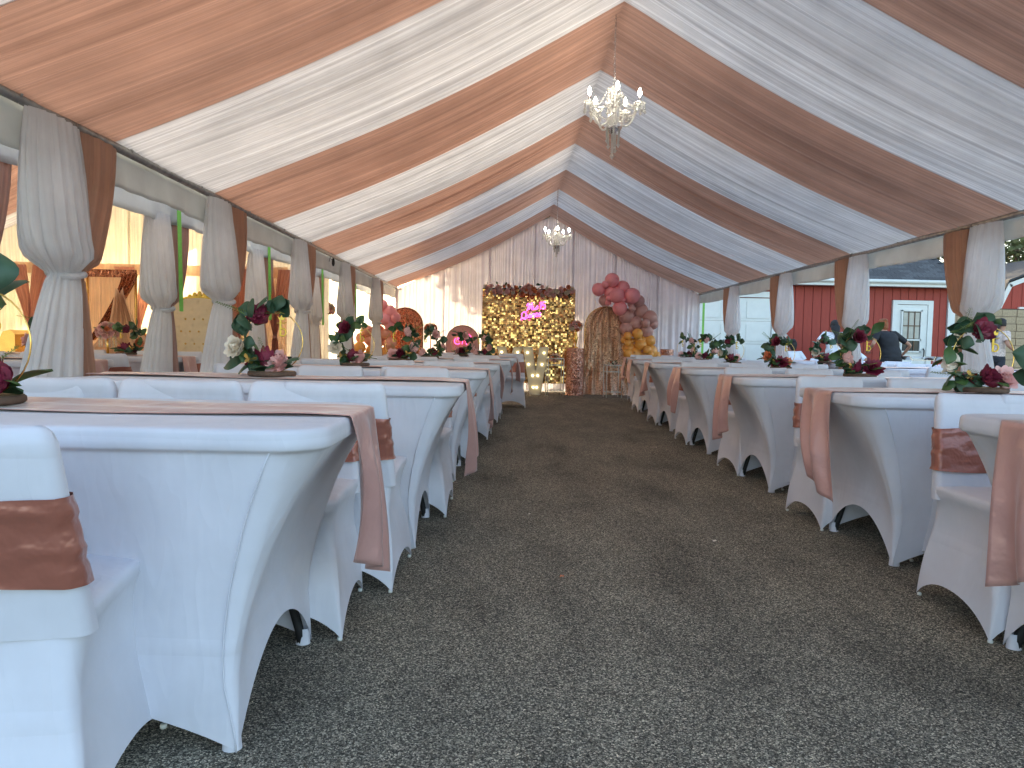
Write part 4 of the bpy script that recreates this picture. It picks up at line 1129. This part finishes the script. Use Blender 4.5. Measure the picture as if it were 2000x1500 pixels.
# bead dripping flower vase on the head table
dt = thing('draped_table', 'head table under copper satin swags in the left tent', 'table', (-4.75, 8.2, 0))
part('tabletop', MB().box(-.55, .55, -.3, .3, .68, .72), 'gold', dt, False)
def sw_(u, v):
    a = u*6; return (-.56+1.12*u, -.31-.03*abs(sin(u*9)), .73-.30*v-.10*abs(sin(u*9.4))*v)
part('satin_swag', MB().grid(sw_, 90, 8), 'drape_copper', dt)
for sx in (-1, 1):
    for sy in (-1, 1): part('leg', MB().tube([(sx*.5, sy*.25, 0), (sx*.5, sy*.25, .68)], .02, 8), 'steel', dt)
vz = thing('beaded_vase', 'crystal bead vase on the left tent head table', 'vase', (-4.36, 8.15, .722))
part('stem', MB().tube([(0, 0, 0), (0, 0, .26)], .012, 8), 'gold', vz); part('base', MB().lathe([(0, 0), (.07, 0), (.07, .01), (.01, .02)], 18), 'gold', vz)
bd = MB()
for k in range(14):
    a = 2*pi*k/14
    for j in range(9): bd.ball((.085*cos(a), .085*sin(a), .26-j*.018), .007, 5, 4)
part('bead_strings', bd, 'crystal', vz, kind='stuff')
flower_ball('flower_arrangement', -4.36, 8.15, 1.00, .12, 'cream and pink rose ball on the crystal bead vase', 26, 21)
def gauze(u, v):
    z = 1.5-.78*v; hw = .05+.36*v**1.5; return (.05*v+hw*(u-.5)*2*(1+.10*sin(v*9)), .04*sin(u*30+v*2), z-.72-.10*(1-v)*abs(sin(u*9)))
g_ = part('gauze_swag', MB().grid(gauze, 50, 20), 'peach_voile', None); g_.location = (-4.33, 8.35, .72); tag(g_, 'sheer peach gauze fanned out behind the beaded vase', 'fabric')
flower_stand(-3.12, 12.9, 1.42, .15, 'pink rose ball high on a thin stand between the left tent curtains', 31, 'high rose ball between the left curtains')
chandelier(-5.55, 9.0, 2.55, 2.15, ZR-.03, 'crystal chandelier in the left tent, cut off by the nearest curtain')
# left tent tables
for i, (x, y) in enumerate(((-4.15, 3.9), (-4.1, 5.75), (-4.05, 7.3))):
    table(x, y, 'white covered banquet table inside the left tent, %s from the camera' % ORD[i])
    runner(x-TL/2, x+TL/2, y+.03, .35, 1, 'rose gold runner on the %s table inside the left tent' % ORD[i], 260+i)
    for far in (False, True):
        for k in range(3):
            chair(x+.55-.52*k, y+(TW/2+.14 if far else -TW/2-.14), pi if far else 0, 'white covered chair inside the left tent, seat %s of the %s table, %s side' % (ORD[k], ORD[i], 'far' if far else 'near'))
centrepiece(-3.53, 6.15-.35, TH+.012, 'dark leafy centrepiece inside the left tent, before the rose ball', 360, 1, 0, 1.2, ('burgundy', 'blush', 'burgundy', 'blush'))
centrepiece(-3.75, 7.35, TH+.012, 'leafy centrepiece inside the left tent, beside the throne', 361, -1, 0, 1.0)

# ------------------------------------------------------------------ tables outside on the right
for i, (x, y) in enumerate(((5.1, 8.4), (5.35, 10.2), (5.5, 12.0))):
    table(x, y, 'white covered banquet table outside right of the tent, %s from the camera' % ORD[i])
    runner(x+TL/2, x-TL/2, y+.03, .35, -1, 'rose gold runner on the %s table outside on the right' % ORD[i], 270+i)
    for far in (False, True):
        for k in range(3):
            chair(x-.55+.52*k, y+(TW/2+.14 if far else -TW/2-.14), pi if far else 0, 'white covered chair right of the tent, seat %s of the %s outside table, %s side' % (ORD[k], ORD[i], 'far' if far else 'near'))
centrepiece(4.42, 10.15, TH+.012, 'small bright hoop centrepiece with yellow b on a table outside the tent', 371, 1, 0, 1.25, ('burgundy', 'ivory', 'burgundy', 'blush'))

# ------------------------------------------------------------------ garage
GY = 17.0
ga = thing('red_garage', 'red boarded garage with grey shingle roof and white trim behind the tent', 'building', (7, GY, 0))
def gp(name, mb, mat, **k): return part(name, mb.xf(Matrix.Translation((-7, -GY, 0))), mat, ga, **k)
GX0, GX1, GH, GD = 1.0, 10.28, 2.42, 6.0
gp('wall', MB().box(GX0, GX1, GY+.03, GY+GD, 0, GH), 'siding', smooth=False)
x = 6.16; k = 0
bw = .205
def boards(xa, xb, z0, z1):
    n = max(1, int(round((xb-xa)/bw))); w_ = (xb-xa)/n
    me = MB().box(0, w_-.012, 0, .03, 0, z1-z0).mesh('board', MAT['siding'], False)
    for i in range(n): link('board', me, ga, (xa+i*w_-7, 0, z0))
boards(6.22, 8.86, 0, GH-.02); boards(9.80, 10.13, 0, GH-.02); boards(8.86, 9.80, 2.13, GH-.02); boards(3.62, 6.22, 2.26, GH-.02); boards(1.0, 3.62, 0, GH-.02)
gp('corner_trim', MB().box(10.14, 10.30, GY-.04, GY+.10, 0, GH), 'white_paint', smooth=False)
gp('fascia', MB().box(GX0-.2, GX1+.15, GY-.32, GY-.28, GH-.01, GH+.13), 'white_paint', smooth=False)
gp('gutter', MB().tube([(GX0-.2, GY-.36, GH+.10), (GX1+.15, GY-.36, GH+.10)], .045, 8), 'white_paint')
gp('soffit', MB().box(GX0-.2, GX1+.1, GY-.28, GY+.03, GH, GH+.02), 'white_paint', smooth=False)
# roof with shingles
RS = .48   # slope
gp('roof_deck', MB().prism([(0, 0), (0, .02), (1, .02), (1, 0)], 0, 1), 'shingle', smooth=False) if False else None
rd = MB(); rd.poly([(GX0-.2, GY-.36, GH+.13), (GX1+.15, GY-.36, GH+.13), (GX1+.15, GY+GD/2, GH+.13+RS*(GD/2+.36)), (GX0-.2, GY+GD/2, GH+.13+RS*(GD/2+.36))])
rd.poly([(GX0-.2, GY+GD+.3, GH+.05), (GX1+.15, GY+GD+.3, GH+.05), (GX1+.15, GY+GD/2, GH+.13+RS*(GD/2+.36)), (GX0-.2, GY+GD/2, GH+.13+RS*(GD/2+.36))])
gp('roof', rd, 'shingle', smooth=False)
gm = MB().poly([(GX1, GY+.03, GH), (GX1, GY+GD, GH), (GX1, GY+GD/2, GH+RS*GD/2+.1)]).poly([(GX0, GY+.03, GH), (GX0, GY+GD, GH), (GX0, GY+GD/2, GH+RS*GD/2+.1)])
gp('gable', gm, 'siding', smooth=False)
sl = sqrt(1+RS*RS); ang = math.atan(RS)
sh = [MB().box(0, .295, 0, .165, 0, .010).mesh('shingle', MAT[m], False) for m in ('shingle', 'shingle2')]
rnd = random.Random(8)
for r in range(13):
    d = r*.145
    for c in range(21):
        xx = 4.35+c*.302+(r % 2)*.15
        if xx > GX1-.1: continue
        o = link('shingle', rnd.choice(sh), ga, (xx-7, -.37+d/sl, GH+.137+d*RS/sl+rnd.uniform(0, .004))); o.rotation_euler = (ang+.02, 0, 0)
# garage door with panels
gd = gp('garage_door', MB().box(3.70, 6.08, GY-.01, GY+.02, 0, 2.10), 'white_paint', smooth=False)
pm = MB(); pm.box(-.27, .27, -.012, 0, -.19, .19); pm = pm.mesh('panel', MAT['white_paint'], False)
for r in range(4):
    for c in range(4): link('door_panel', pm, gd, (3.70+.30+c*.593-7, -.012, .27+r*.52))
    if r: link('section_joint', MB().box(3.70-7, 6.08-7, -.016, -.012, r*.525-.004, r*.525+.004).mesh('section_joint', MAT['steel'], False), gd)
gp('garage_door_frame', MB().box(6.09, 6.21, GY-.05, GY+.03, 0, 2.25), 'white_paint', smooth=False); gp('garage_door_frame', MB().box(3.57, 6.088, GY-.05, GY+.03, 2.12, 2.25), 'white_paint', smooth=False)
# entry door
dr = gp('door', MB().box(8.97, 9.67, GY-.03, GY, .03, 2.02), 'white_paint', smooth=False)
gp('door_frame', MB().box(8.86, 8.965, GY-.05, GY+.02, 0, 2.12), 'white_paint', smooth=False); gp('door_frame', MB().box(9.675, 9.79, GY-.05, GY+.02, 0, 2.12), 'white_paint', smooth=False)
gp('door_frame', MB().box(8.967, 9.673, GY-.05, GY+.02, 2.03, 2.12), 'white_paint', smooth=False)
def dp(nm, x0, x1, y0, y1, z0, z1, m): return part(nm, MB().box(x0-7, x1-7, y0-GY, y1-GY, z0, z1), m, dr, False)
dp('window_pane', 9.09, 9.50, GY-.045, GY-.034, .95, 1.86, 'glass'); dp('blind', 9.11, 9.48, GY-.052, GY-.047, 1.25, 1.84, 'blind')
for z in (1.20, 1.87, .93): dp('window_rail', 9.06, 9.53, GY-.075, GY-.035, z, z+.035, 'white_paint')
for xx in (9.06, 9.50): dp('window_stile', xx, xx+.03, GY-.075, GY-.035, .93, 1.90, 'white_paint')
for xx in (9.215, 9.355): dp('muntin', xx, xx+.02, GY-.066, GY-.054, .97, 1.87, 'brown_wood')
dp('muntin', 9.09, 9.50, GY-.068, GY-.053, 1.53, 1.55, 'brown_wood')
part('handle', MB().tube([(9.60-7, -.04, 1.02), (9.60-7, -.09, .98), (9.60-7, -.085, .86), (9.59-7, -.05, .80)], .014, 6), 'black', dr)
# small barn at the right edge
BY = 21.5
ba = thing('red_barn', 'red gambrel barn with white trim at the right edge', 'building', (16.6, BY, 0))
def bp(name, mb, mat, **k): return part(name, mb.xf(Matrix.Translation((-16.6, -BY, 0))), mat, ba, **k)
gl = [(14.08, 0), (14.08, 1.85), (14.56, 2.90), (16.6, 3.72), (18.64, 2.90), (19.12, 1.85), (19.12, 0)]
bp('wall', MB().prism(gl, BY, BY+4.5), 'siding', smooth=False)
def gz(x):
    x = min(x, 33.2-x)
    return 1.85+(x-14.08)*2.19 if x < 14.56 else 2.90+(x-14.56)*.402
for i in range(17):
    xa = 14.09+i*.296
    bp('board', MB().poly([(xa, BY-.02, 0), (xa+.28, BY-.02, 0), (xa+.28, BY-.02, gz(xa+.28)), (xa, BY-.02, gz(xa))]).poly([(xa+.28, BY-.02, 0), (xa+.28, BY, 0), (xa+.28, BY, gz(xa+.28)), (xa+.28, BY-.02, gz(xa+.28))]), 'siding', smooth=False)
def trim(a, b, w=.13, y0=BY-.10, y1=BY-.022):
    d = Vector((b[0]-a[0], b[1]-a[1])); d.normalize(); nn = Vector((-d.y, d.x))*w
    return MB().prism([(a[0], a[1]), (b[0], b[1]), (b[0]-nn.x, b[1]-nn.y), (a[0]-nn.x, a[1]-nn.y)], y0, y1)
bp('trim', trim((13.96, 1.72), (14.52, 2.98)), 'white_paint', smooth=False); bp('trim', trim((14.53, 2.985), (16.6, 3.82)), 'white_paint', smooth=False); bp('trim', trim((16.6, 3.82), (18.7, 2.98)), 'white_paint', smooth=False)
for a_, b_ in (((13.90, 1.70), (14.50, 3.02)), ((14.50, 3.02), (16.6, 3.88)), ((16.6, 3.88), (18.7, 3.02)), ((18.7, 3.02), (19.3, 1.70))):
    bp('roof', MB().prism([a_, b_, (b_[0], b_[1]+.06), (a_[0], a_[1]+.06)], BY-.15, BY+4.6), 'shingle', smooth=False)
bp('door_frame', MB().box(14.86, 15.05, BY-.10, BY-.022, 0, 2.3), 'white_paint', smooth=False); bp('door', MB().box(15.055, 17.0, BY-.06, BY-.022, 0, 2.25), 'white_paint', smooth=False)
# tan block wall between them
bw_ = thing('block_wall', 'tan block wall glimpsed between the garage and the barn', 'wall', (12.9, 19.8, 0))
part('mortar', MB().box(-1.6, 1.2, .02, .2, 0, 2.15), 'bark', bw_, False)
blk = MB().box(0, .385, 0, .04, 0, .18).mesh('block', MAT['tan_stone'], False)
for r in range(11):
    for c in range(7): link('block', blk, bw_, (-1.6+c*.4+(r % 2)*-.02, -.015+random.uniform(0, .01), .01+r*.193))

# ------------------------------------------------------------------ trees behind the barn, plus two added to shade the end wall
def tree(x, y, h, cr, label, seed, nl=2600, cz=None):
    rnd = random.Random(seed); t = thing('broadleaf_tree', label, 'tree', (x, y, 0)); cz = cz or h-cr
    part('trunk', MB().tube([(0, 0, 0), (.05, 0, h*.3), (-.05, .05, h*.6), (0, 0, h*.85)], [.18, .14, .09, .03], 10), 'bark', t)
    lim = MB()
    cl = []
    for k in range(9):
        a = k*2.4; d = Vector((cos(a)*cr*rnd.uniform(.4, .8), sin(a)*cr*rnd.uniform(.4, .8), cz+cr*rnd.uniform(-.5, .8)))
        lim.tube([(0, 0, h*.35+k*.03*h), d*.6+Vector((0, 0, .1)), d], [.06, .04, .015], 6); cl.append((d, cr*rnd.uniform(.35, .55)))
    part('limb', lim, 'bark', t, kind='stuff')
    lf = MB()
    for k in range(nl):
        c, r = rnd.choice(cl); d = Vector((rnd.gauss(0, 1), rnd.gauss(0, 1), rnd.gauss(0, 1))).normalized()*r*rnd.uniform(.5, 1.1)+c
        a = Vector((rnd.gauss(0, 1), rnd.gauss(0, 1), rnd.gauss(0, 1))).normalized()*.13; b = a.orthogonal().normalized()*.08
        lf.poly([d-a, d+b, d+a, d-b])
    part('crown', lf, 'tree_leaf', t, False, kind='stuff')
tree(19.6, 28.5, 8.2, 3.4, 'leafy tree behind the barn at the right photo edge', 1, 9000)
tree(15.2, 29, 7.5, 3.0, 'taller leafy tree standing behind the tan block wall', 2, 3000)
tree(1.9, 24.6, 7.6, 3.0, 'added leafy tree, unseen behind the garage roof, shading the end wall', 3, 6500, 4.2)  # out of view, added to keep the sun off the end wall
tree(-1.9, 21.6, 7.2, 2.7, 'added leafy tree, unseen behind the tents, shading the end wall', 4, 6500, 4.0)  # unseen too, placed here only to shade the end wall voile

# ------------------------------------------------------------------ serving table with trays
st_ = thing('serving_table', 'silver folding serving table with wire racks by the garage door', 'table', (8.5, 14.6, 0))
part('tabletop', MB().box(-.75, .75, -.35, .35, .62, .65), 'white_paint', st_, False)
for sx in (-1, 1):
    for sy in (-1, 1): part('leg', MB().tube([(sx*.68, sy*.3, 0), (sx*.68, sy*.3, .62)], .02, 8), 'black', st_)
for k, xx in enumerate((-.32, .30)):
    rk = thing('chafing_rack', 'wire chafing rack with foil tray, %s on the serving table' % ['left one', 'right one'][k], 'rack', (8.5+xx, 14.6, .651), 0, 'wire chafing racks')
    part('foil_tray', MB().prism([(-.24, .20), (-.26, .21), (-.26, .202), (-.22, .13), (.22, .13), (.26, .202), (.26, .21), (.24, .20), (.21, .14), (-.21, .14)], -.16, .16), 'chrome', rk, False)
    for sx in (-1, 1):
        for sy in (-1, 1): part('leg', MB().tube([(sx*.24, sy*.17, 0), (sx*.22, sy*.15, .19)], .005, 5), 'chrome', rk)
    f = MB()
    for p, q in (((-.22, -.15), (.22, -.15)), ((.22, -.15), (.22, .15)), ((.22, .15), (-.22, .15)), ((-.22, .15), (-.22, -.15))): f.tube([(*p, .19), (*q, .19)], .005, 5)
    part('rail', f, 'chrome', rk)

# ------------------------------------------------------------------ people
def skin_mesh(name, verts, edges, radii, mat, parent, sub=2, root=0):
    me = bpy.data.meshes.new(name); me.from_pydata(verts, edges, []); me.materials.append(MAT[mat])
    o = link(name, me, parent)
    m = o.modifiers.new('skin', 'SKIN'); m.use_smooth_shade = True
    sv = me.skin_vertices[0].data
    for i, r in enumerate(radii): sv[i].radius = (r, r) if not isinstance(r, tuple) else r
    for i in range(len(verts)): sv[i].use_root = (i == root)
    s = o.modifiers.new('sub', 'SUBSURF'); s.levels = sub; s.render_levels = sub
    return o
def hand(mb, p, d, side):
    p, d = Vector(p), Vector(d).normalized(); a = d.orthogonal().normalized(); 
    mb.ball(p+d*.04, (.032, .022, .042), 10, 8)
    for k in range(4):
        o = a*(.02*(k-1.5)); l = [.060, .070, .066, .052][k]
        mb.tube([p+d*.07+o, p+d*(.07+l*.5)+o*1.1, p+d*(.07+l)+o*1.1+Vector((0, 0, -.012))], [.008, .0075, .005], 6)
    mb.tube([p+d*.02+a*.03*side, p+d*.05+a*.055*side, p+d*.075+a*.058*side], [.010, .009, .006], 6)
def person(x, y, rz, label, shirt, trousers, hair, h=1.62, lean=.05, arms=((.30, .0, .95), (-.30, .0, .95)), elbows=((.30, .02, 1.14), (-.30, .02, 1.14)), hairstyle='long', seated=False, wide=1., head_turn=0):
    """faces local -y after rotation; z of joints for a 1.62 m figure"""
    t = thing('person', label, 'person', (x, y, 0), rz); k = h/1.62
    base = -.42 if seated else 0
    hip, wst, chs, nck, hd = (0, 0, .90), (0, -.02*1-lean*.4, 1.06), (0, -lean, 1.26), (0, -lean*1.4, 1.40), (0, -lean*1.6-.01, 1.52)
    def S(p): return (p[0]*k*wide if abs(p[0]) > .05 else p[0], p[1]*k, (p[2]+base)*k)
    if seated: kn = [(.11, -.42, .92), (-.11, -.42, .92)]; ft = [(.11, -.44, .48), (-.11, -.44, .48)]
    else: kn = [(.10, -.01, .48), (-.10, -.01, .48)]; ft = [(.10, .02, .07), (-.10, .02, .07)]
    toe = [(f[0], f[1]-.13, f[2]-.03) for f in ft]
    sh = [(.17, -lean, 1.34), (-.17, -lean, 1.34)]
    V = [hip, wst, chs, nck, hd, (0, hd[1], 1.60)]+[sh[0], elbows[0], arms[0], sh[1], elbows[1], arms[1]]+[(.09, 0, .86), kn[0], ft[0], toe[0], (-.09, 0, .86), kn[1], ft[1], toe[1]]
    E_ = [(0, 1), (1, 2), (2, 3), (3, 4), (4, 5), (2, 6), (6, 7), (7, 8), (2, 9), (9, 10), (10, 11), (0, 12), (12, 13), (13, 14), (14, 15), (0, 16), (16, 17), (17, 18), (18, 19)]
    Rr = [.12, .11, .12, .05, .085, .07, .055, .038, .025, .055, .038, .025, .09, .055, .035, .028, .09, .055, .035, .028]
    body = skin_mesh('body', [S(v) for v in V], E_, [r*k*(1+(wide-1)*.3 if i in (0, 1, 2, 12, 16, 6, 9) else 1)*(.86 if i in (0, 1, 2) else 1) for i, r in enumerate(Rr)], 'skin', t)
    hm = MB()
    for i, sd in ((0, 1), (1, -1)):
        e, a = Vector(S(elbows[i])), Vector(S(arms[i])); hand(hm, a, a-e, sd)
    part('hands', hm, 'skin', t, label='both hands, fingers slightly curled')
    # face
    H = Vector(S(hd)); fc = MB(); ft_ = head_turn
    def R2(v): v = Vector(v); return Vector((v.x*cos(ft_)-v.y*sin(ft_), v.x*sin(ft_)+v.y*cos(ft_), v.z))
    fc.ball(H+Vector((0, -.005, .02)), (.073, .088, .105), 16, 12)
    fc.ball(H+R2((0, -.092, .005)), (.012, .018, .02), 8, 6)
    for sx in (1, -1): fc.ball(H+R2((sx*.074, 0, .01)), (.010, .02, .028), 8, 6)
    part('face', fc, 'skin', t)
    ey = MB(); 
    for sx in (1, -1): ey.ball(H+R2((sx*.03, -.082, .03)), (.012, .008, .007), 8, 6)
    part('eyes', ey, 'hair_dark', t); part('mouth', MB().ball(H+R2((0, -.084, -.035)), (.022, .008, .006), 8, 6), 'burgundy', t)
    # shirt and trousers are lofted round the body
    def cy(z): return -lean*max(0, (z-.90)/.44)**1.2
    def loft(mb, rings, n=28):
        b = [(z, y0, hw, hd) for z, y0, hw, hd in rings]; m = len(b)-1
        def fn(u, v):
            f = v*m; q = min(m-1, int(f)); t_ = f-q; t_ = t_*t_*(3-2*t_)*.5+t_*.5
            z, y0, hw, hd = [b[q][c]*(1-t_)+b[q+1][c]*t_ for c in range(4)]; a = 2*pi*u
            wr = 1+.018*sin(a*5+z*40)+.012*sin(a*3-z*23)
            return (k*hw*cos(a)*abs(cos(a))**-.12*wr if abs(cos(a)) > .02 else 0, k*(y0+hd*sin(a)*wr), k*(z+base))
        mb.grid(fn, n, 30, True)
    sm_ = MB(); wq = wide
    loft(sm_, [(.86, cy(.86), .172*wq, .128*wq), (.95, cy(.95), .168*wq, .125*wq), (1.06, cy(1.06), .152*wq, .112*wq), (1.18, cy(1.18), .170*wq, .125*wq), (1.28, cy(1.28), .182*wq, .122*wq), (1.35, cy(1.35), .165*wq, .10*wq), (1.385, cy(1.385), .115*wq, .080), (1.405, cy(1.40), .060, .060)])
    for s_, e_ in ((sh[0], elbows[0]), (sh[1], elbows[1])):
        a_, b_ = Vector(S(s_)), Vector(S(e_)); c_ = Vector((0, a_.y, a_.z-.01))
        sm_.tube([c_.lerp(a_, .5), a_, a_.lerp(b_, .35), a_.lerp(b_, .66)], [.070*k, .078*k, .068*k, .062*k], 14, False)
    part('shirt', sm_, shirt, t)
    tm = MB(); loft(tm, [(.94, cy(.94), .158*wq, .118*wq), (.86, 0, .178*wq, .135*wq), (.78, 0, .176*wq, .135*wq), (.74, 0, .15*wq, .11*wq)])
    for kk, f in ((kn[0], ft[0]), (kn[1], ft[1])):
        h0 = Vector(S((.09 if kk[0] > 0 else -.09, 0, .82))); K_, F_ = Vector(S(kk)), Vector(S((f[0], f[1], f[2]+.02)))
        tm.tube([h0, h0.lerp(K_, .5), K_, K_.lerp(F_, .5), F_], [.098*k*wq, .088*k*wq, .068*k, .060*k, .052*k], 14)
    part('trousers', tm, trousers, t)
    sm = MB()
    for f in (ft[0], ft[1]):
        p = Vector(S(f)); sm.ball((p.x, p.y-.05, p.z-.035), (.045, .12, .035), 12, 8)
    part('shoes', sm, 'black', t)
    hr = MB()
    def cap(u, v):
        a = 2*pi*u; ph = v*pi*.62; d = Vector((sin(ph)*sin(a), -sin(ph)*cos(a), cos(ph)))
        front = max(0, -d.y)*(1 if v > .55 else 0)
        rr_ = 1-.25*front
        return H+R2((d.x*.097*rr_, d.y*.117*rr_+.010, d.z*.122+.028))
    hr.grid(cap, 28, 12, True)
    if hairstyle == 'long':
        def tail(u, v):
            a = 2*pi*u; w_ = .070*(1-.35*v)+.015*sin(v*9); return H+R2((w_*sin(a)*1.15+.012*sin(v*7), .085+.040*cos(a)*(1-.3*v)+v**.7*(lean*1.1+.085), .03-.38*v+.006*sin(a*7)))
        hr.grid(tail, 24, 14, True)
    elif hairstyle == 'bun': hr.ball(H+R2((0, .07, .10)), (.055, .055, .05), 12, 8); hr.ball(H+R2((0, .08, -.03)), (.07, .045, .07), 12, 8)
    part('hair', hr, hair, t)
    return t
person(6.84, 15.3, pi-.2, 'woman seen from behind in a white T-shirt with long dark hair', 'cloth_white', 'cloth_denim', 'hair_dark', 1.53, .10, arms=((.34, -.06, .90), (-.34, -.06, .90)), elbows=((.33, .02, 1.12), (-.33, .02, 1.12)), wide=1.26)
person(8.0, 15.3, pi+.35, 'woman in black shirt and trousers with auburn bun, reaching towards the trays', 'cloth_black', 'cloth_black', 'hair_red', 1.58, .16, arms=((.22, -.30, .98), (-.42, -.26, .88)), elbows=((.32, -.05, 1.12), (-.42, -.04, 1.10)), hairstyle='bun', wide=1.42)
person(6.55, 13.7, pi+.4, 'seated person with very long dark hair between the two standing women', 'cloth_white', 'cloth_denim', 'hair_dark', 1.60, .24, hairstyle='long', seated=True)
person(6.0, 15.4, pi, 'seated person in white at the foot of the fourth right curtain', 'cloth_white', 'cloth_denim', 'hair_dark', 1.50, .05, hairstyle='bun', seated=True)
person(10.0, 15.0, pi/2+.2, 'woman in profile with dark hair and pale top behind the nearest right curtain', 'pale_top', 'cloth_denim', 'hair_dark', 1.62, .05, arms=((.24, -.22, .98), (-.24, -.22, .98)), elbows=((.27, .02, 1.12), (-.27, .02, 1.12)))

# ------------------------------------------------------------------ small things
for k, (x, y, lab) in enumerate(((1.42, 6.93, 'small white scrap lying in the aisle nearest the fourth right table'), (.15, 4.1, 'pale fleck of paper on the asphalt near the second left table'), (1.05, 3.6, 'tiny pale petal in the middle of the aisle'), (.62, 1.62, 'ivory petal lying in the near foreground'), (.25, 3.0, 'tiny orange leaf scrap on the asphalt by the left row'))):
    o = part('scrap', MB().grid(lambda u, v: (.028*(u-.5)*(1.6 if k == 0 else .7), .014*(v-.5), .004+.004*sin(u*4)*cos(v*3)), 5, 4), 'ivory' if k < 4 else 'coral', None, loc=(x, y, .002), rot=(0, 0, k*1.1)); tag(o, lab, 'litter')
t = thing('cable_clip', 'black clip and loose wire hanging from the left eave pole', 'clip', (XL+.02, 9.35, 1.98))
part('clip_body', MB().lathe([(.004, 0), (.016, -.02), (.020, -.07), (.010, -.10), (0, -.105)], 8), 'black', t)
part('wire', MB().tube([(0, 0, 0), (0, -.10, -.03), (0, -.17, -.01), (0, -.22, -.07)], .003, 5), 'black', t)
